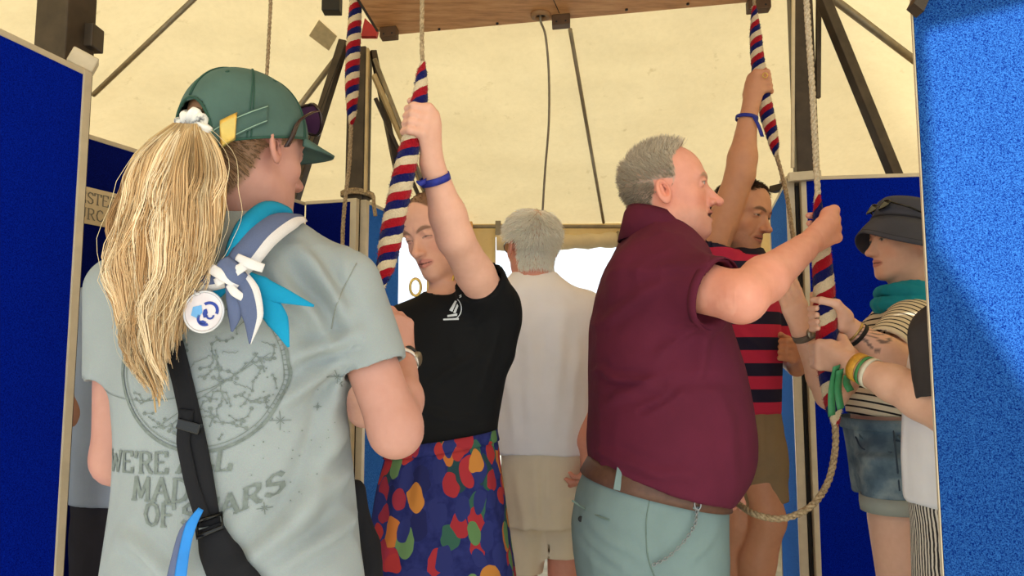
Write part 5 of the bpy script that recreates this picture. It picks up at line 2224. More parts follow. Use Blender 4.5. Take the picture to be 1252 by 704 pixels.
    c = q.mix(.3, c, q.ramp(fine.outputs['Fac'], [(.35, (.55, .6, .65)), (.65, (1, 1, 1))]), 'MULTIPLY')
    q.color(c)
    q.set(.9, 0, .2)
    q.bump(fine.outputs['Fac'], .4, .0015)
    MD = q.m
    sr = prow([(512, 1036, 1136, .145, .145), (530, 1040, 1140, .15, .15), (560, 1046, 1142, .155, .155), (606, 1054, 1144, .155, .155)], y0)
    lo, hi = bounds([W(1020, 500, y0), W(1165, 650, y0)], .03)
    lo[1], hi[1] = 1.9, 2.42
    v = Vol(lo, hi, .0065)
    v.add(stack(sr), .01)
    for yy in (2.07, 2.25):
        v.add(sleeve(W(1097, 575, yy), W(1100, 650, yy), .098, .094, W(1100, 622, yy), (-.05, 0, -1), .088), .03)
    sho, SV, SQ = garment('denim_shorts', v, MD, R, .004, 11, (1, 1, .6), 45, [cap_fold((1050, 565), (1110, 560), 2.0, .009, .005), cap_fold((1055, 590), (1105, 580), 2.0, .009, .004)])
    MDl = fabric('pale_denim', S(158, 164, 158), 700, .1)
    for yy in (2.07, 2.25):
        band('turn_up', W(1100, 613, yy), (-.05, 0, 1), .0985, .042, MDl, sho, thick=.005)
    bv = BVHTree.FromPolygons([tuple(p) for p in SV], [tuple(int(i) for i in f) for f in SQ])

    def onp(px, py, off=.002):
        a_, b_ = W(px, py, .5), W(px, py, 1.0)
        h = bv.ray_cast(Vector(a_), Vector(unit(b_ - a_)))
        return np.array(h[0]) - unit(b_ - a_) * off if h[0] is not None else W(px, py, 2.0)
    for nm, pts in (('side_seam', [(1092, 524), (1096, 560), (1100, 600)]), ('pocket_edge', [(1046, 534), (1056, 549), (1090, 553)]), ('pocket_edge', [(1092, 538), (1110, 540)])):
        V_, F_ = tube(spline([onp(*p) for p in pts], 14), .0022, 6)
        mobj(nm, V_, F_, simple('dark_denim', S(58, 74, 92), .9), sho)
    zf = hz(W(1036, 517, y0), W(1140, 514, y0))
    belt_mesh('waistband', sr, zf, .032, MD, sho, .004, .003)
    for px in (1052, 1098, 1104):
        MB().bar(onp(px + 1, 536, .008), onp(px - 3, 512, .009), .012, .004, (0, -1, 0)).obj('belt_loop', MD, sho, bevel=.001)
    # bucket hat
    MH = fabric('charcoal_canvas', S(74, 76, 88), 600, .12)
    prof = [(.001, .142), (.05, .141), (.082, .134), (.092, .121), (.097, .09), (.099, .062), (.109, .044), (.119, .024), (.128, .002), (.130, -.004)]
    a = np.linspace(0, 2 * np.pi, 65)
    Rh = hd.R
    tl = np.array([[1, 0, 0], [0, math.cos(.30), -math.sin(.30)], [0, math.sin(.30), math.cos(.30)]])

    def hatp(x, y, z):
        return hd.wor(np.array([x, y * 1.07 + .004, z]) @ tl.T)
    hat = root_child('bucket_hat', R)

    def ringpt(r, z, t, w=0.0):
        return hatp(r * math.sin(t), r * math.cos(t), z + w * (math.sin(3 * t + 1) * .005 - .022 * abs(math.sin(t)) ** 1.5))
    sheet('crown', np.array([[ringpt(r, z, t) for t in a] for r, z in prof[:6]]), MH, hat, .003)
    sheet('brim', np.array([[ringpt(r, z, t, (r - .099) / .031) for t in a] for r, z in prof[5:]]), MH, hat, .004)
    for k in (1, 2, 3):
        r, z = .099 + .009 * k, .062 - .0185 * k
        V_, F_ = tube(np.array([ringpt(r + .001, z + .002, t, (r - .099) / .031) for t in a[:-1]]), .0011, 5, True)
        mobj('brim_stitching', V_, F_, simple('dark_thread', S(44, 44, 52), .9), hat)
    V_, F_ = tube(np.array([ringpt(.0995, .066, t) for t in a[:-1]]), .003, 6, True)
    mobj('hat_seam', V_, F_, simple('dark_thread', S(44, 44, 52), .9), hat)
    # sunglasses pushed up on the hat
    gl = root_child('sunglasses', R)
    blk = simple('black_plastic', S(18, 18, 20), .25)
    for s_ in (-1, 1):
        c = np.array([s_ * .035, .082, .125])
        P = [hd.wor(c + np.array([.028 * math.cos(t), -.010 * math.sin(t) - .01 * abs(math.cos(t)), .014 * math.sin(t)])) for t in np.linspace(0, 2 * np.pi, 20, endpoint=False)]
        V_, F_ = tube(P, .0025, 6, True)
        mobj('rim', V_, F_, blk, gl)
        mobj('lens', P, [tuple(range(20))], blk, gl)
        V_, F_ = tube([hd.wor((s_ * .064, .070, .128)), hd.wor((s_ * .095, .03, .105)), hd.wor((s_ * .098, -.03, .075)), hd.wor((s_ * .096, -.05, .055))], .0026, 6)
        mobj('temple_arm', V_, F_, blk, gl)
    # bracelet, watch
    fd = unit(wr - el)
    band('bracelet', wr - fd * .006, fd, .030, .006, simple('brass', S(190, 160, 100), .35, .7), R, thick=.003)
    band('bracelet', wr - fd * .020, fd, .0315, .010, simple('black_cord', S(30, 28, 28), .7), R, thick=.003)
    fd2 = unit(wr2 - el2)
    band('watch_strap', wr2 - fd2 * .004, fd2, .030, .018, simple('grey_strap', S(110, 98, 86), .5), R, thick=.003)
    V_, F_ = tube([wr2 + np.array([.01, -.029, 0]), wr2 + np.array([.012, -.036, 0])], .015, 18)
    mobj('watch_case', V_, F_, simple('watch_steel', S(150, 140, 125), .3, .7), R)
    shoes(R, feet, [(-1, -.1), (-1, .1)], simple('white_shoe', S(220, 220, 215), .6))


# ================================================================== person half hidden behind the sunlit board
def person_board():
    y0 = 1.68
    R = person('person in a white top with dark sleeves reaching out past the sunlit board', W(1190, 600, y0))
    rows = prow([(345, 1165, 1220, .06, .06), (362, 1150, 1240, .10, .10), (390, 1134, 1256, .13, .13), (430, 1126, 1262, .14, .14), (500, 1115, 1264, .135, .135),
                 (560, 1114, 1262, .135, .135), (616, 1118, 1260, .135, .135)], y0)
    sh, el, wr = W(1152, 412, 1.605), W(1168, 504, 1.585), W(1047, 448, 1.80)
    gc = W(1013, 433, Y4)
    fair = np.array(S(230, 184, 158))
    hd = Head(W(1195, 290, y0), (-1, .1, -.05), (0, 0, 1), .96)
    feet = [(W(1190, 600, y0)[0], y0 - .08, .02), (W(1190, 600, y0)[0], y0 + .08, .02)]
    hips = [(W(1188, 600, y0)[0], y0 - .08, .84), (W(1188, 600, y0)[0], y0 + .08, .84)]
    sh2, el2 = W(1172, 412, 1.755), W(1196, 520, 1.80)
    body, V, Q = build_body(
        R, fair, hd, rows, W(1192, 355, y0),
        arms=[([sh, el, el + (wr - el) * .3, el + (wr - el) * .6, wr], [.058, .054, .050, .041, .0295]),
              ([sh2, el2, W(1180, 610, 1.83)], [.052, .044, .03])],
        hands=[lambda v: grip(v, gc, SAL4[3] - SAL4[5], (.15, -1, 0), (-1, 0, 0), wr, .0245, 1.05, thumb=True, spread=.0172),
               lambda v: open_hand(v, W(1180, 610, 1.83), (-.2, 0, -1), (0, 1, 0), (-1, 0, 0), .95)],
        hips=hips, feet=feet, paint=lambda V, C: hd.paint(V, C, fair, lips=S(190, 118, 108), brow=S(110, 84, 64), eye=S(60, 60, 60)),
        hand_boxes=[hbox(gc + [.01, -.02, 0], .09, .0038)], head_res=.008)
    hb = hd.wor((0, -.02, .05))
    v = Vol(hb - .14, hb + .14, .008)
    v.add(ell(hb, (.084, .104, .09), hd.R), .01)
    v.cut(halfball(hd.wor((0, .05, .0)), hd.R @ np.array([0, .8, -.6]), .2))
    garment('hair', v, simple('brown_hair', S(112, 82, 58), .5), R, .004, 30, (1, 1, 1), 1)
    M = fabric('bright_white_jersey', S(232, 232, 236), 800, .04)
    lo, hi = bounds([W(1090, 340, y0), W(1280, 625, y0)], .04)
    lo[1], hi[1] = 1.49, 1.92
    v = Vol(lo, hi, .0075)
    v.add(stack(rows), .01)
    v.cut(rc(hd.wor((0, -.02, -.05)), W(1192, 350, y0), .056, .064), .004)
    garment('t_shirt', v, M, R, .006, 8, (1, 1, .5), 51, [cap_fold((1116, 520), (1140, 600), 1.58, .012, .007)])
    MSl = fabric('charcoal_sleeve', S(60, 56, 56), 800, .12)
    for a_, b_ in ((sh, el), (sh2, el2)):
        d = unit(b_ - a_)
        v = Vol(np.minimum(a_, b_) - .12, np.maximum(a_, b_) + .12, .007)
        v.add(sleeve(a_ + [.012, 0, .0], a_ + d * .19, .078, .076, a_ + d * .13, d, .062), .01)
        garment('sleeve', v, MSl, R, .002, 12, (1, 1, 1), 52)
    # wavy striped trousers
    q = NT('wavy_stripe')
    w_ = q.noise(30, 2)
    f = q.math('FRACT', q.math('ADD', q.attr('s', 'Fac'), q.math('MULTIPLY', w_.outputs['Fac'], .8)))
    q.color(q.ramp(f, [(0, S(222, 214, 200)), (.5, S(44, 40, 42))], 'CONSTANT'))
    q.set(.9)
    tr = prow([(608, 1124, 1256, .138, .138), (650, 1129, 1252, .14, .14), (704, 1131, 1248, .14, .14), (780, 1133, 1245, .14, .14)], y0)
    lo, hi = bounds([W(1105, 600, y0), (W(1265, 600, y0)[0], y0, .03)], .04)
    lo[1], hi[1] = 1.49, 1.90
    v = Vol(lo, hi, .010)
    v.add(stack(tr), .01)
    for ft in feet:
        v.add(rc((ft[0], ft[1], .62), (ft[0], ft[1], .10), .10, .07), .03)
    c0 = W(1190, 600, y0)
    garment('trousers', v, q.m, R, .004, 8, (1, 1, .3), 53, attrs=lambda V: {'s': np.arctan2(V[:, 0] - c0[0], c0[1] - V[:, 1]) * .13 / .012})
    # bands
    fd = unit(wr - el)
    band('wristband', wr - fd * .010, fd, .0345, .022, simple('orange_band', S(206, 150, 50), .6, 0, .25, 120), R, thick=.002)
    band('wristband', wr - fd * .030, fd, .0355, .008, simple('green_band', S(70, 140, 80), .6), R, thick=.002)
    band('wristband', wr - fd * .044, fd, .0365, .012, simple('cream_band', S(222, 214, 190), .6), R, thick=.002)
    MG = simple('green_ribbon', S(58, 132, 84), .5)
    for px0, py0, px1, py1 in ((1023, 447, 1017, 508), (1027, 452, 1028, 500), (1036, 458, 1040, 478)):
        P = np.stack([spline([W(px0, py0, 1.80), W((px0 + px1) / 2 - 3, (py0 + py1) / 2, 1.85), W(px1, py1, 1.86)], 10) + [s_ * .009, 0, .003 * s_] for s_ in (-1, 1)], 1)
        sheet('ribbon_tail', P, MG, R, .0015)
    shoes(R, feet, [(-1, 0), (-1, 0)], simple('dark_shoe', S(40, 36, 36), .6))


# ================================================================== person in the blue polo behind the left board
def person_blue():
    y0 = 2.30
    R = person('person in a pale blue polo and dark trousers beside the tall blue board', W(165, 600, y0))
    rows = prow([(330, 145, 190, .05, .05), (345, 120, 215, .09, .09), (362, 96, 235, .115, .115), (400, 90, 242, .13, .13), (500, 92, 240, .125, .125), (612, 90, 242, .13, .13)], y0)
    hd = Head(W(184, 302, y0), (.3, 1, -.2), (0, 0, 1), .95)
    sh, el, wr = W(102, 378, y0), W(104, 505, 2.24), W(160, 562, 2.36)
    feet = [(W(130, 600, y0)[0], y0, .02), (W(205, 600, y0)[0], y0, .02)]
    hips = [(W(135, 600, y0)[0], y0, .86), (W(200, 600, y0)[0], y0, .86)]
    body, V, Q = build_body(R, SK_BROWN, hd, rows, W(178, 345, y0),
                            arms=[([sh, el, wr], [.052, .047, .032]), ([W(232, 378, y0), W(240, 500, 2.3), W(210, 540, 2.45)], [.05, .044, .03])],
                            hands=[lambda v: open_hand(v, wr, (1, .2, -.2), (-.2, -1, 0), (0, 0, 1)), lambda v: open_hand(v, W(210, 540, 2.45), (-1, .2, -.1), (0, -1, 0), (0, 0, 1))],
                            hips=hips, feet=feet, head_res=.007, base=.011)
    hb = hd.wor((0, -.02, .05))
    v = Vol(hb - .14, hb + .14, .008)
    v.add(ell(hb, (.084, .104, .09), hd.R), .01)
    v.cut(halfball(hd.wor((0, .05, .0)), hd.R @ np.array([0, .8, -.6]), .2))
    garment('hair', v, simple('black_hair', S(40, 32, 28), .5), R, .004, 30, (1, 1, 1), 1)
    M = fabric('pale_blue_pique', S(150, 160, 180), 800, .06)
    lo, hi = bounds([W(60, 325, y0), W(275, 620, y0)], .03)
    lo[1], hi[1] = y0 - .2, y0 + .2
    v = Vol(lo, hi, .009)
    v.add(stack(rows), .01)
    for a_, b_ in ((sh, el), (W(232, 378, y0), W(240, 500, 2.3))):
        d = unit(b_ - a_)
        v.add(sleeve(a_, a_ + d * .27, .068, .068, a_ + d * .225, d, .054), .04)
    v.cut(rc(hd.wor((0, -.02, -.05)), W(168, 338, y0), .056, .062), .004)
    # side vent at the hem
    v.cut(rc(W(107, 614, y0 - .14), W(108, 592, y0 - .12), .008, .002), .003)
    garment('polo_shirt', v, M, R, .005, 8, (1, 1, .5), 61)
    MT = fabric('charcoal_trousers', S(44, 42, 50), 800, .15)
    tr = prow([(600, 94, 238, .12, .12), (660, 96, 236, .12, .12), (720, 98, 232, .11, .11)], y0)
    lo, hi = bounds([W(70, 590, y0), (W(260, 600, y0)[0], y0, .05)], .03)
    lo[1], hi[1] = y0 - .18, y0 + .18
    v = Vol(lo, hi, .011)
    v.add(stack(tr), .01)
    for h, ft in zip(hips, feet):
        v.add(rc((h[0], h[1], .75), (ft[0], ft[1], .08), .095, .07), .03)
    garment('trousers', v, MT, R, .005, 8, (1, 1, .4), 62)
    shoes(R, feet, [(.1, 1), (.1, 1)], simple('dark_shoe', S(40, 36, 36), .6))


# ================================================================== girl in the green cap, seen from behind
def ribbon_cloth(name, pts, mat, parent, bulge=.25, nx=9, n=26, s=False, push=0.0, wob=.0):
    """strip of cloth: pts = (px, py, y, half width in px along the picture normal)"""
    C = spline([W(p[0], p[1], p[2]) for p in pts], n)
    hw = np.interp(np.linspace(0, 1, n), np.linspace(0, 1, len(pts)), [p[3] * p[2] / FPX for p in pts])
    T = np.gradient(C, axis=0)
    T /= np.linalg.norm(T, axis=1)[:, None]
    side = np.cross(T, (0, 1, 0))
    side /= np.linalg.norm(side, axis=1)[:, None] + 1e-9
    u = np.linspace(-1, 1, nx)
    out = np.cross(side, T)
    out *= np.sign(-out[:, 1:2] + 1e-9)
    P = C[:, None] + side[:, None] * (u[None, :, None] * hw[:, None, None]) + out[:, None] * ((bulge * hw)[:, None] * (1 - u[None] ** 2))[..., None]
    P = P + out[:, None] * (wob * np.sin(u * 7 + 1)[None] * np.ones(n)[:, None])[..., None]
    at = {'s': np.tile((u + 1) / 2 * .998, n)} if s else None
    return sheet(name, P, mat, parent, .0025, at)


def girl_cap():
    y0 = 1.22
    R = person('girl in a green cap with long blonde ponytail and pale printed T-shirt', W(290, 600, y0))
    rows = prow([(256, 262, 345, .05, .05), (268, 240, 358, .065, .07), (282, 208, 388, .09, .10), (305, 172, 414, .11, .12), (335, 152, 430, .122, .13), (400, 150, 428, .122, .13),
                 (470, 143, 416, .118, .13), (540, 150, 426, .12, .13), (600, 148, 432, .125, .135), (650, 141, 437, .13, .14), (704, 134, 442, .135, .14), (790, 132, 445, .14, .14)], y0)
    SKG = np.array(S(194, 142, 126))
    th = math.radians(30)
    hd = Head(W(301, 190, 1.20), (math.sin(th), math.cos(th), -.06), (0, 0, 1), 1.0, nose=.85, jaw=.93, brow=.7, ears=.95)
    sh, el, wr = W(420, 350, 1.22), W(484, 526, 1.20), W(492, 440, 1.40)
    shl, ell_, wrl = W(150, 355, 1.23), W(144, 562, 1.21), W(200, 560, 1.42)
    dkb = np.array(S(132, 98, 66))

    def mask(q):
        x, y, z = np.abs(q[:, 0]), q[:, 1], q[:, 2]
        lim = np.interp(z, [-.085, -.03, 0, .02, .04, .13], [-.045, -.022, -.012, .035, .06, .08])
        ear = (np.abs(y + .012) < .020) & (z < .028) & (z > -.04) & (x > .068)
        return np.clip((lim - y) / .008, 0, 1) * (z > -.082) * ~ear

    def paint(V, C):
        C = hd.paint(V, C, SKG, lips=S(196, 122, 112), brow=S(150, 116, 84), eye=S(80, 90, 100), flush=.7)
        q = hd.loc(V)
        m = (np.abs(q[:, 0]) < .1) & (np.abs(q[:, 1]) < .13) & (q[:, 2] > -.1)
        w = np.zeros(len(V))
        w[m] = mask(q[m]) * on_skull(q[m])
        return C * (1 - w[:, None] * .85) + dkb * w[:, None] * .85
    feet = [(W(240, 600, y0)[0], y0, .02), (W(350, 600, y0)[0], y0, .02)]
    hips = [(W(245, 600, y0)[0], y0, .84), (W(340, 600, y0)[0], y0, .84)]
    body, V, Q = build_body(
        R, SKG, hd, rows, W(305, 275, 1.225),
        arms=[([sh, el, el + (wr - el) * .4, wr], [.044, .041, .040, .026]), ([shl, ell_, wrl], [.043, .038, .026])],
        hands=[lambda v: open_hand(v, wr, (-.12, .12, 1), (.75, -.6, .1), (-.75, -.5, .2), .90, (66, 74, 80, 84), thumb_out=.55),
               lambda v: open_hand(v, wrl, (.6, .6, .3), (-.5, .6, .3), (0, 0, 1), .9)],
        hips=hips, feet=feet, paint=paint, hand_boxes=[hbox(W(486, 412, 1.42), .075, .0036)], head_res=.0036, neck_r=(.050, .056), shrink=-.03)
    base = np.array([0, -.112, .006])
    scalp_hair('hair', V, Q, hd, lambda q: mask(q) * (q[:, 2] < .045) * (np.linalg.norm(q - base, axis=1) > .03), 7500, .04,
               lambda q: (lambda d: d / (np.linalg.norm(d, axis=1)[:, None] + 1e-6) + np.stack([0 * d[:, 0], 0 * d[:, 0], .15 + 0 * d[:, 0]], 1))(base - q),
               M_hair, R, lambda q: np.tile(dkb, (len(q), 1)), .35, .0011, .0004, .06, .08)

    # ---- T-shirt
    M = fabric('washed_sage_jersey', S(152, 159, 160), 700, .06, 7)
    lo, hi = bounds([W(100, 245, y0), W(480, 800, y0)], .02)
    lo[1], hi[1] = 1.05, 1.40
    v = Vol(lo, hi, .006)
    v.add(stack(rows), .01)
    for a_, b_, L, r0, r1 in ((sh, el, .150, .066, .058), (shl, ell_, .150, .060, .054)):
        d = unit(b_ - a_)
        v.add(sleeve(a_ + (0.0, 0, .0), a_ + d * (L + .05), r0, r1, a_ + d * L, d, .0475), .04)
    v.cut(rc(hd.wor((0, -.015, -.05)), W(306, 268, 1.225), .054, .062), .004)
    f = lambda a, b, w_, am: cap_fold(a, b, 1.10, w_, am * 2.3)
    F = [f((425, 400), (350, 440), .012, .008), f((410, 430), (330, 500), .014, .008), f((420, 500), (360, 620), .014, .008), f((425, 560), (330, 690), .016, .008),
         f((390, 590), (300, 700), .014, .006), f((360, 300), (410, 380), .012, .008), f((330, 330), (390, 420), .012, .006), f((150, 420), (210, 440), .012, .006),
         f((145, 660), (210, 704), .014, .005), f((420, 640), (340, 704), .012, .006), f((405, 470), (380, 560), .012, .006)]
    shirt, SV, SQ = garment('t_shirt', v, M, R, .0048, 7, (1, 1, .55), 71, F, fine=.0004)
    bv = BVHTree.FromPolygons([tuple(p) for p in SV], [tuple(int(i) for i in f_) for f_ in SQ])
    for pts in ([(436, 322), (424, 345), (412, 372), (405, 402)], [(448, 452), (462, 446), (474, 438)]):
        sp = []
        for px, py in np.array(spline([(a_, b_, 0) for a_, b_ in pts], 18))[:, :2]:
            c0, c1 = W(px, py, .5), W(px, py, 1.0)
            hh = bv.ray_cast(Vector(c0), Vector(unit(c1 - c0)))
            if hh[0] is not None:
                sp.append(np.array(hh[0]))
        if len(sp) > 4:
            V_, F_ = tube(np.array(sp), .0013, 5)
            mobj('seam', V_, F_, simple('sage_seam', S(138, 142, 136), .9), shirt)
    # ---- print on the back
    qs = []

    def X(px, py):
        p = W(px, py, 1.10)
        return (p[0], p[2])

    def line(pts, w):
        for (a_, b_) in zip(pts[:-1], pts[1:]):
            a_, b_ = np.array(a_, float), np.array(b_, float)
            L = np.linalg.norm(b_ - a_)
            if L < 1e-6:
                continue
            n_ = np.array([-(b_ - a_)[1], (b_ - a_)[0]]) / L * w / 2
            m = max(1, int(L / 6))
            for i in range(m):
                p, q_ = a_ + (b_ - a_) * i / m, a_ + (b_ - a_) * (i + 1) / m
                qs.append([X(*(p - n_)), X(*(q_ - n_)), X(*(q_ + n_)), X(*(p + n_))])

    def dot(c, r):
        qs.append([X(c[0] + r * math.cos(t), c[1] + r * math.sin(t)) for t in np.linspace(0, 2 * math.pi, 7)[:-1]])
    cx, cy, rr = 243.0, 448.0, 104.0
    for rad, w in ((rr, 4.0), (rr - 6, 1.0)):
        line([(cx + rad * math.cos(t), cy + rad * math.sin(t)) for t in np.linspace(-.75, 3.9, 90)], w)
    for t in np.linspace(-.7, .6, 22):
        line([(cx + (rr - 6) * math.cos(t), cy + (rr - 6) * math.sin(t)), (cx + rr * math.cos(t), cy + rr * math.sin(t))], .9)
    line([(cx - 70 + 150 * math.cos(t), 400 + 90 * math.sin(t)) for t in np.linspace(.35, 2.4, 40)], .9)
    line([(cx + 90 * t, cy + 40 - 60 * t) for t in np.linspace(-.6, .95, 12)], .8)
    rs = random.Random(5)
    for k in range(56):
        t, rad = rs.uniform(0, 6.28), rr * .86 * math.sqrt(rs.random())
        p = np.array([cx + rad * math.cos(t), cy + rad * math.sin(t)])
        ang = rs.uniform(0, 6.28)
        ch = [p]
        for j in range(rs.randint(2, 6)):
            ang += rs.uniform(-1.1, 1.1)
            ch.append(ch[-1] + rs.uniform(5, 12) * np.array([math.cos(ang), math.sin(ang)]))
        ch = [c for c in ch if (c[0] - cx) ** 2 + (c[1] - cy) ** 2 < (rr - 9) ** 2]
        line(ch, .8)
        for c in ch:
            dot(c, rs.uniform(1.1, 2.5))
    for k in range(16):                                     # tiny illegible star names
        t, rad = rs.uniform(0, 6.28), rr * .8 * math.sqrt(rs.random())
        p = np.array([cx + rad * math.cos(t), cy + rad * math.sin(t)])
        sl = rs.uniform(-.5, .5)
        line([(p[0] + i * 1.6, p[1] + sl * i * 1.6 + rs.uniform(-1.6, 1.6)) for i in range(rs.randint(8, 15))], .7)
    for (sx, sy, sr) in ((398, 462, 9), (322, 622, 8), (338, 515, 12), (402, 470, 5), (375, 500, 5)):
        for t in np.linspace(0, 3.1416, 5)[:-1]:
            k = sr if abs(math.sin(2 * t)) < .1 else sr * .5
            line([(sx - k * math.cos(t), sy - k * math.sin(t)), (sx + k * math.cos(t), sy + k * math.sin(t))], .9)
    for k in range(34):
        dot((rs.uniform(300, 400), rs.uniform(450, 620)), rs.uniform(.5, 1.1))

    def word(txt, x0, yb, h, wsc, rise=lambda x: 0.0, slant=.0):
        tq, adv = text_quads(txt, .21, .10)
        for qd in tq:
            P = []
            for p in qd:
                px = x0 + p[0] * h * wsc
                P.append(X(px + slant * p[1] * h, yb - rise(px) - p[1] * h))
            qs.append(P)
    word("WE'RE", 112, 580, 25, .88, lambda x: .02 * (x - 112))
    word('ALL', 218, 577, 26, .92, lambda x: .05 * (x - 218), .12)
    word('MADE', 157, 612, 27, .90, lambda x: 0, .06)
    word('OF', 176, 642, 27, .82)
    word('STARS', 225, 641, 25, 1.02, lambda x: .0021 * max(0, x - 225) ** 2 * .9 + .12 * max(0, x - 225), .05)
    pr = project_quads(qs, bv, .8, .0018).obj('back_print', simple('faded_ink', S(116, 124, 120), .9, 0, .2, 120, 0), shirt)
    pr['kind'] = 'stuff'
    # ---- trousers
    MT = fabric('navy_trousers', S(36, 38, 50), 800, .15)
    tr = prow([(760, 138, 440, .13, .135), (900, 140, 438, .13, .13)], y0)
    lo, hi = bounds([W(110, 750, y0), (W(470, 700, y0)[0], y0, .06)], .02)
    lo[1], hi[1] = 1.03, 1.42
    v = Vol(lo, hi, .012)
    v.add(stack(tr), .01)
    for h, ft in zip(hips, feet):
        v.add(rc((h[0], h[1], .72), (ft[0], ft[1], .08), .10, .07), .03)
    garment('trousers', v, MT, R, .004, 8, (1, 1, .4), 72)
    shoes(R, feet, [(.1, 1), (.1, 1)], simple('white_shoe', S(220, 220, 215), .6))

    # ---- cap
    MC = fabric('washed_green_twill', S(76, 100, 92), 900, .16, 14)
    MCd = fabric('green_twill_seam', S(50, 80, 68), 900, .1)
    cap = root_child('cap', R)
    A_, B_, H_, Z0 = .0905, .1095, .104, .034

    def rimz(ph):
        return .016 + .034 * math.cos(ph)

    def cp(ph, t, o=0.0):
        """ph azimuth (0 front, + to the right), t 0 rim .. 1 top button"""
        zr = rimz(ph) - Z0
        l0 = math.asin(max(-.9, min(.9, zr / H_)))
        lam = l0 + (math.pi / 2 - l0) * t
        c = max(0.0, math.cos(lam)) ** .86
        k = 1 + o / .1
        return np.array([A_ * math.sin(ph) * c * k, (B_ * math.cos(ph) * c) * k - .006, Z0 + H_ * math.sin(lam) * k])
    nP, nT = 120, 30
    Vc = [hd.wor(cp(2 * math.pi * i / nP, j / (nT - 1))) for i in range(nP) for j in range(nT)]
    Fc = []
    for i in range(nP):
        ph = 2 * math.pi * (i + .5) / nP
        dp = abs(ph - math.pi) / .50
        for j in range(nT - 1):
            t = (j + .5) / (nT - 1)
            if dp < 1 and t < .36 * math.sqrt(1 - dp * dp):
                continue
            i2 = (i + 1) % nP
            Fc.append((i * nT + j, i2 * nT + j, i2 * nT + j + 1, i * nT + j + 1))
    o = mobj('crown', Vc, Fc, MC, cap)
    md = o.modifiers.new('t', 'SOLIDIFY')
    md.thickness = .003
    md.offset = 0
    for k in range(6):
        ph = math.pi / 6 + k * math.pi / 3 if True else 0
        ph = k * math.pi / 3 + .0
        t0 = .38 if k == 3 else .0
        for dph in (-.03, .03):
            V_, F_ = tube([hd.wor(cp(ph + dph * (1 - t), t, .0022)) for t in np.linspace(t0, .98, 20)], .0012, 5)
            mobj('seam', V_, F_, MCd, cap)
        V_, F_ = tube([hd.wor(cp(ph + math.pi / 6, .62, .001)), hd.wor(cp(ph + math.pi / 6, .62, .0022))], .0035, 10)
        mobj('eyelet', V_, F_, MCd, cap)
    # rim of the opening
    arc = [hd.wor(cp(math.pi + .50 * math.cos(a), .36 * math.sin(a), .0012)) for a in np.linspace(.0, math.pi, 30)]
    V_, F_ = tube(arc, .0026, 6)
    mobj('opening_binding', V_, F_, MCd, cap)
    V_, F_ = tube(np.array([hd.wor(cp(p, .0, .001)) for p in np.linspace(-2.6, 2.6, 80)]), .0022, 6)
    mobj('rim_binding', V_, F_, MCd, cap)
    # strap
    def stt(p):
        return float(np.interp(p, [math.pi - 1.3, math.pi - .4, math.pi + .7], [.20, -.01, -.02]))
    P = np.array([[hd.wor(cp(p, stt(p) + t, .004)) for t in (-.075, .0, .075)] for p in np.linspace(math.pi - 1.28, math.pi + .7, 44)])
    sheet('strap', P, MC, cap, .003)
    for t in (-.06, .06):
        V_, F_ = tube([hd.wor(cp(p, stt(p) + t, .0058)) for p in np.linspace(math.pi - 1.27, math.pi + .6, 44)], .0009, 5)
        mobj('strap_stitching', V_, F_, simple('pale_thread', S(140, 168, 150), .9), cap)
    MG = simple('gold', S(212, 178, 96), .3, .8)
    P = np.array([[hd.wor(cp(p, stt(p) + t, .008)) for t in (-.095, -.05, .0, .05, .095)] for p in np.linspace(math.pi - .86, math.pi - .64, 7)])
    o = sheet('buckle', P, MG, cap, .004)
    # brim
    rowsb = []
    for e in np.linspace(0, 1, 10):
        rw = []
        for a in np.linspace(-1.05, 1.05, 33):
            p = cp(a, 0.0, .001)
            ext = e * .072 * (math.cos(a / 1.05 * math.pi / 2) ** .55)
            q_ = p + np.array([.25 * math.sin(a) * ext, ext, -.10 * ext - 2.2 * (p[0] ** 2) * e * .9])
            rw.append(hd.wor(q_))
        rowsb.append(rw)
    o = sheet('brim', np.array(rowsb), MC, cap, .004)
    V_, F_ = tube([hd.wor(cp(0, .995)), hd.wor(cp(0, .995) + [0, 0, .005])], .007, 14)
    mobj('top_button', V_, F_, MC, cap)
    # sunglasses resting on the cap
    gl = root_child('sunglasses', R)
    blk = simple('tortoise_plastic', S(52, 36, 34), .25)
    ln = NT('purple_lens')
    ln.color(S(96, 56, 92))
    ln.set(.08, 0, .8)
    for s_ in (-1, 1):
        c = np.array([s_ * .036, .096, .094])
        P = [hd.wor(c + np.array([.030 * math.cos(t), .012 * math.sin(t) * -1 - .012 * abs(math.cos(t)) + .012, .024 * math.sin(t)])) for t in np.linspace(0, 2 * np.pi, 24, endpoint=False)]
        V_, F_ = tube(P, .003, 6, True)
        mobj('rim', V_, F_, blk, gl)
        mobj('lens', P, [tuple(range(24))], ln.m, gl)
        pts = [(s_ * .064, .094, .100), (s_ * .082, .060, .082), (s_ * .096, .020, .050), (s_ * .098, .006, .018), (s_ * .092, .002, .002)]
        Pm = spline([hd.wor(p) for p in pts], 20)
        P2 = np.stack([Pm + hd.R @ np.array([0, k_ * .0045, k_ * .002]) for k_ in (-1, 0, 1)], 1)
        sheet('temple_arm', P2, blk, gl, .003)
    V_, F_ = tube([hd.wor((-.008, .100, .098)), hd.wor((.008, .100, .098))], .003, 6)
    mobj('bridge', V_, F_, blk, gl)

    # ---- ponytail
    bw = hd.wor(np.array([0, -.122, .034]))
    rowsL = np.array([[140, 226], [154, 212], [168, 190], [188, 170], [220, 152], [280, 141], [340, 134], [400, 142], [440, 158], [478, 184]], float)
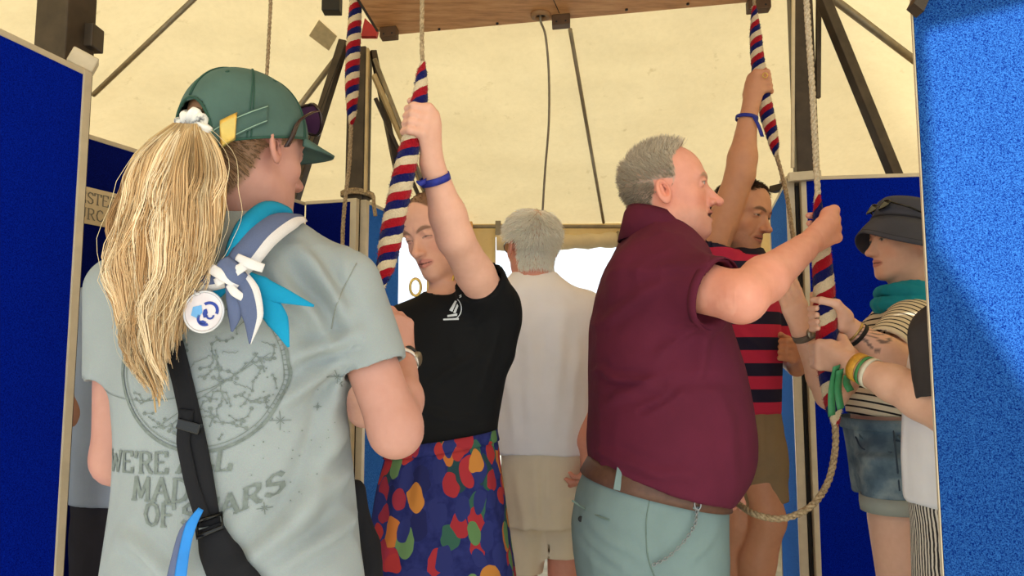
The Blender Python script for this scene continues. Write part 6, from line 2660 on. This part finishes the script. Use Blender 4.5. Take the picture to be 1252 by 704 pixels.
    rowsR = np.array([[140, 238], [154, 246], [168, 256], [188, 264], [220, 269], [280, 262], [340, 246], [400, 228], [440, 214], [478, 202]], float)

    def lock(u, endrow, ph, amp, y_off, n=18):
        t = np.linspace(0, 1, n)
        rowv = 152 + (endrow - 152) * t
        l_, r_ = np.interp(rowv, rowsL[:, 0], rowsL[:, 1]), np.interp(rowv, rowsR[:, 0], rowsR[:, 1])
        tt = np.clip(t * 1.6, 0, 1)
        x = (l_ + r_) / 2 + u * (r_ - l_) / 2 + amp * np.sin(rowv / 24.0 + ph) * tt + amp * .35 * np.sin(rowv / 11.0 + ph * 2.3) * tt
        y = 1.062 - .030 * np.sin(np.clip(t * 1.5, 0, 1) * np.pi / 2) + y_off * np.clip(t * 3, 0, 1) + .012 * t
        # round cross-section: edges lie deeper
        y = y + .028 * u * u
        return np.array([W(a, b, c) for a, b, c in zip(x, rowv, y)])

    def make(nclump, per, amp, r, name, cols, yo, spread):
        L, C = [], []
        for k in range(nclump):
            u = -1 + 2 * (k + rng.random()) / nclump
            lay = rng.random()
            e = rng.uniform(330, 476) if rng.random() < .5 else rng.uniform(425, 478)
            e = min(e, 480 - 95 * max(0, u) - 25 * max(0, -u))
            ph = u * 2.2 + rng.normal() * .8
            am = amp * rng.uniform(.5, 1.4)
            cc = np.asarray(cols[rng.integers(0, len(cols))]) * rng.uniform(.85, 1.12)
            yk = yo - .016 * lay
            for j in range(per):
                t = np.linspace(0, 1, 18)
                du, dy_ = rng.normal() * spread, rng.normal() * .004
                Lk = lock(u, e + rng.normal() * 10, ph + rng.normal() * .12, am, yk + dy_)
                fan = (np.sin(np.clip(t * 1.05, 0, 1) * np.pi) * .8 + .2)[:, None]
                Lk = Lk + fan * np.array([du * .055, 0, 0])
                L.append(Lk)
                g = (.80 + .26 * np.sin(t * 2.6) + .10 * np.sin(t * 14 + ph))[:, None]
                C.append(cc[None] * g * rng.uniform(.86, 1.12))
        return strands(name, np.array(L), r[0], r[1], np.array(C), M_hair, tail)
    tail = root_child('ponytail', R)
    blond = [S(236, 206, 162), S(214, 178, 130), S(246, 222, 184), S(192, 152, 104), S(226, 190, 142)]
    make(60, 8, 2.5, (.0034, .0012), 'under_locks', [S(196, 156, 104), S(210, 172, 118), S(222, 186, 132)], .016, .10)
    make(80, 42, 7.0, (.0009, .0003), 'strands', blond, -.002, .085)
    make(22, 4, 8.0, (.0005, .0002), 'flyaway_hairs', [S(244, 222, 180)], -.006, .3)
    # scrunchie
    t = np.linspace(0, 2 * np.pi, 60, endpoint=False)
    ax = unit(np.array([-.5, -.866, .1]))
    e1 = unit(np.cross(ax, (0, 0, 1)))
    e2 = np.cross(e1, ax)
    ring = hd.wor(np.array([.010, -.114, -.002])) + (.026 * np.cos(t))[:, None] * e1 + (.026 * np.sin(t))[:, None] * e2
    V_, F_ = tube(ring, .012 + .003 * np.sin(t * 11), 12, True)
    V_ = V_ + .004 * np.stack([vnoise(V_, 90, i) for i in range(3)], 1)
    q = NT('marbled_scrunchie')
    q.color(q.ramp(q.noise(45, 4).outputs['Fac'], [(.36, S(80, 84, 92)), (.46, S(225, 222, 216)), (.6, S(240, 236, 230))]))
    q.set(.9)
    mobj('scrunchie', V_, F_, q.m, R)

    # ---- neckerchief
    sc = root_child('neckerchief', R)
    MTe = fabric('teal_cotton', S(18, 138, 178), 900, .12)
    MSl = stripe_mat('slate_bordered', S(94, 104, 136), S(222, 216, 214), .74)
    MSp = fabric('slate_cotton', S(94, 104, 136), 900, .1)
    MWh = fabric('white_binding', S(224, 218, 216), 900, .05)
    ribbon_cloth('teal_roll', [(352, 262, 1.19, 10), (326, 258, 1.14, 14), (306, 274, 1.095, 15), (292, 300, 1.075, 14), (284, 325, 1.07, 11)], MTe, sc, .7)
    ribbon_cloth('slate_roll', [(366, 268, 1.20, 10), (345, 272, 1.13, 19), (322, 288, 1.085, 20), (302, 312, 1.062, 19), (284, 334, 1.055, 15)], MSl, sc, .55, s=True)
    ribbon_cloth('slate_roll', [(283, 336, 1.058, 13), (258, 342, 1.06, 13), (232, 340, 1.07, 15), (208, 326, 1.068, 14), (190, 312, 1.075, 12)], MSl, sc, .5, s=True)
    ribbon_cloth('teal_roll', [(278, 344, 1.066, 9), (250, 362, 1.07, 14), (226, 366, 1.066, 17), (206, 352, 1.070, 14)], MTe, sc, .45)
    ribbon_cloth('teal_tail', [(296, 338, 1.062, 9), (318, 352, 1.062, 15), (348, 362, 1.066, 9), (384, 374, 1.075, 1)], MTe, sc, .25)
    ribbon_cloth('teal_tail', [(300, 342, 1.064, 9), (322, 366, 1.066, 15), (340, 392, 1.07, 13), (353, 424, 1.08, 1)], MTe, sc, .25)
    ribbon_cloth('slate_tail', [(292, 336, 1.05, 10), (303, 358, 1.046, 15), (309, 386, 1.05, 13), (306, 420, 1.06, 1)], MSl, sc, .25, s=True)
    ribbon_cloth('slate_tail', [(284, 340, 1.05, 9), (288, 366, 1.05, 11), (287, 386, 1.054, 8), (284, 405, 1.062, 1)], MSp, sc, .3)
    for pts in ([(264, 346, 1.045, 5), (286, 333, 1.036, 6), (306, 321, 1.045, 5)], [(258, 328, 1.048, 6), (274, 338, 1.036, 6), (292, 349, 1.045, 5)],
                [(290, 314, 1.045, 4), (305, 322, 1.038, 6), (322, 328, 1.046, 5)], [(280, 348, 1.042, 4), (287, 357, 1.038, 5), (297, 364, 1.044, 4)]):
        ribbon_cloth('knot_band', pts, MWh, sc, .25, n=14)
    ribbon_cloth('knot_band', [(272, 322, 1.05, 11), (284, 334, 1.04, 13), (296, 346, 1.05, 11)], MSp, sc, .5, n=14)
    # round badge
    bc = W(249, 381, 1.045)
    bn = unit(np.array([.08, -1, .10]))
    bx = unit(np.cross((0, 0, 1), bn)) * -1
    if bx[0] < 0:
        bx = -bx
    bz = np.cross(bn, bx)
    if bz[2] < 0:
        bz = -bz
    rb = .0272
    badge = root_child('badge', R)
    t = np.linspace(0, 2 * np.pi, 40, endpoint=False)
    face = MB()
    face.prism([bc + rb * .93 * (math.cos(a) * bx + 1.08 * math.sin(a) * bz) for a in t], -bn * .005)
    face.obj('face', simple('badge_white', S(226, 214, 216), .35), badge)
    V_, F_ = tube([bc + rb * (math.cos(a) * bx + 1.08 * math.sin(a) * bz) for a in t], .0018, 8, True)
    mobj('rim', V_, F_, simple('badge_rim', S(210, 208, 210), .3, .4), badge)

    def bp(x, z):
        return bc + bn * .0008 + rb * (x * bx + z * bz)

    def flat(name, polys, mat):
        for pl_ in polys:
            mb = MB()
            mb.add([bp(*p) for p in pl_], [tuple(range(len(pl_)))])
            mb.obj(name, mat, badge)
    MBl = simple('badge_blue', S(40, 62, 150), .4)
    MLb = simple('badge_light_blue', S(110, 170, 222), .4)
    flat('light_blue_patch', [[(-.55, .25), (-.12, .35), (-.05, -.05), (-.3, -.35), (-.62, -.2)]], MLb)
    arcs = lambda cx_, cz_, r1, r2, a0, a1: [(cx_ + r1 * math.cos(a), cz_ + r1 * math.sin(a)) for a in np.linspace(a0, a1, 12)] + [(cx_ + r2 * math.cos(a), cz_ + r2 * math.sin(a)) for a in np.linspace(a1, a0, 12)]
    flat('blue_swoosh', [arcs(.28, .05, .5, .34, -.4, 2.2), arcs(.1, -.35, .42, .28, 2.6, 5.2), arcs(.35, -.2, .22, .12, 3.0, 6.4)], MBl)
    flat('blue_figure', [[(.0, .1), (.14, .16), (.22, -.02), (.16, -.3), (.02, -.32), (-.04, -.1)], [(-.2, -.5), (.0, -.45), (.2, -.55), (.1, -.68), (-.15, -.66)]], MBl)
    V_, F_ = tube([W(236, 352, 1.05), W(240, 360, 1.045), bp(-.25, .98)], .0025, 6)
    mobj('pin', V_, F_, MATS['badge_rim'], badge)
    # clothes pegs
    MP = simple('peg_wood', S(206, 168, 110), .7)
    for (a_, b_) in (((193, 396), (222, 378)), ((197, 403), (226, 386))):
        p0, p1 = W(*a_, 1.062), W(*b_, 1.056)
        MB().bar(p0, p1, .007, .008).obj('clothes_peg', MP, sc, bevel=.0015)

    # ---- wrist things
    fd = unit(wr - el)
    band('wristband', wr - fd * .012, fd, .0295, .010, simple('white_band', S(226, 216, 206), .6), R, thick=.002)
    band('watch_strap', wr + fd * .004, fd, .0285, .012, simple('black_strap', S(34, 32, 32), .5), R, thick=.003)
    c = wr + fd * .004 + unit(np.array([.9, -.35, 0])) * .028
    V_, F_ = tube([c, c + unit(np.array([.9, -.35, 0])) * .007], .014, 18)
    mobj('watch_case', V_, F_, simple('watch_steel', S(150, 140, 125), .3, .7), R)

    # ---- crossbody bag
    bag = root('crossbody_bag', 'black crossbody bag with webbing strap worn across the pale printed T-shirt', 'bag', tuple(W(445, 690, 1.30)))
    MBk = fabric('black_webbing', S(26, 26, 30), 500, .2)

    def on(px, py, off=.005):
        p = X(px, py)
        h = bv.ray_cast(Vector((p[0], .7, p[1])), Vector((0, 1, 0)))
        return np.array(h[0]) - np.array([0, off, 0]) if h[0] is not None else W(px, py, 1.09)

    def strap(name, pts, off, hw, mat=MBk):
        n = 40
        cpx = np.array(pts, float)
        tt = np.linspace(0, len(cpx) - 1, n)
        cx_ = np.interp(tt, range(len(cpx)), cpx[:, 0])
        cy_ = np.interp(tt, range(len(cpx)), cpx[:, 1])
        w_ = np.interp(tt, range(len(cpx)), cpx[:, 2])
        dx, dy = np.gradient(cx_), np.gradient(cy_)
        L = np.hypot(dx, dy)
        P = []
        for i in range(n):
            nx_, ny_ = -dy[i] / L[i], dx[i] / L[i]
            P.append([on(cx_[i] + nx_ * w_[i] * k, cy_[i] + ny_ * w_[i] * k, off + .002 * (1 - abs(k))) for k in (-1, -.5, 0, .5, 1)])
        P = np.array(P)
        # smooth so that the webbing bridges creases
        for _ in range(4):
            P[1:-1] = (P[:-2] + P[1:-1] * 2 + P[2:]) / 4
        return sheet(name, P, mat, bag, .003)
    strap('strap', [(188, 310, 13), (207, 392, 12.5), (224, 460, 12.5), (238, 520, 13), (250, 575, 13), (262, 640, 13)], .006, 12)
    strap('strap', [(232, 500, 9), (228, 540, 8), (240, 590, 8), (256, 634, 9)], .010, 8)
    strap('strap_end', [(262, 640, 15), (272, 668, 22), (290, 700, 27), (310, 740, 30)], .008, 20)
    MPl = simple('black_plastic', S(18, 18, 20), .25)
    MB().bar(on(222, 516, .012), on(250, 524, .012), .016, .008, (0, -1, 0)).obj('slide_buckle', MPl, bag, bevel=.002)
    loop = [on(248, 634, .014), on(278, 624, .014), on(280, 640, .014), on(250, 652, .014)]
    V_, F_ = tube(np.array(loop + loop[:1]), .0035, 8)
    mobj('ring_buckle', V_, F_, MPl, bag)
    bb = W(440, 725, 1.375)
    v = Vol(bb - [.12, .14, .22], bb + [.12, .14, .22], .007)
    v.add(rc(W(434, 600, 1.365), W(438, 740, 1.368), .022, .036), .03)
    v.add(ell(bb, (.040, .05, .11)), .04)
    garment('pouch', v, MBk, bag, .006, 14, (1, 1, 1), 75)
    # blue ribbon hanging from the ring
    ribbon_cloth('ribbon', [(246, 622, 1.055, 3), (234, 642, 1.05, 6), (226, 672, 1.052, 6), (220, 712, 1.06, 7)], simple('blue_ribbon', S(30, 130, 214), .5), bag, .3, n=16)
    ribbon_cloth('ribbon', [(240, 630, 1.058, 3), (226, 650, 1.056, 6), (217, 680, 1.058, 6), (210, 714, 1.062, 7)], fabric('slate_cotton', S(94, 104, 136)), bag, .3, n=16)


for _build in (man_maroon, woman_black, man_white, man_striped, woman_hat, person_board, person_blue, girl_cap):
    _build()
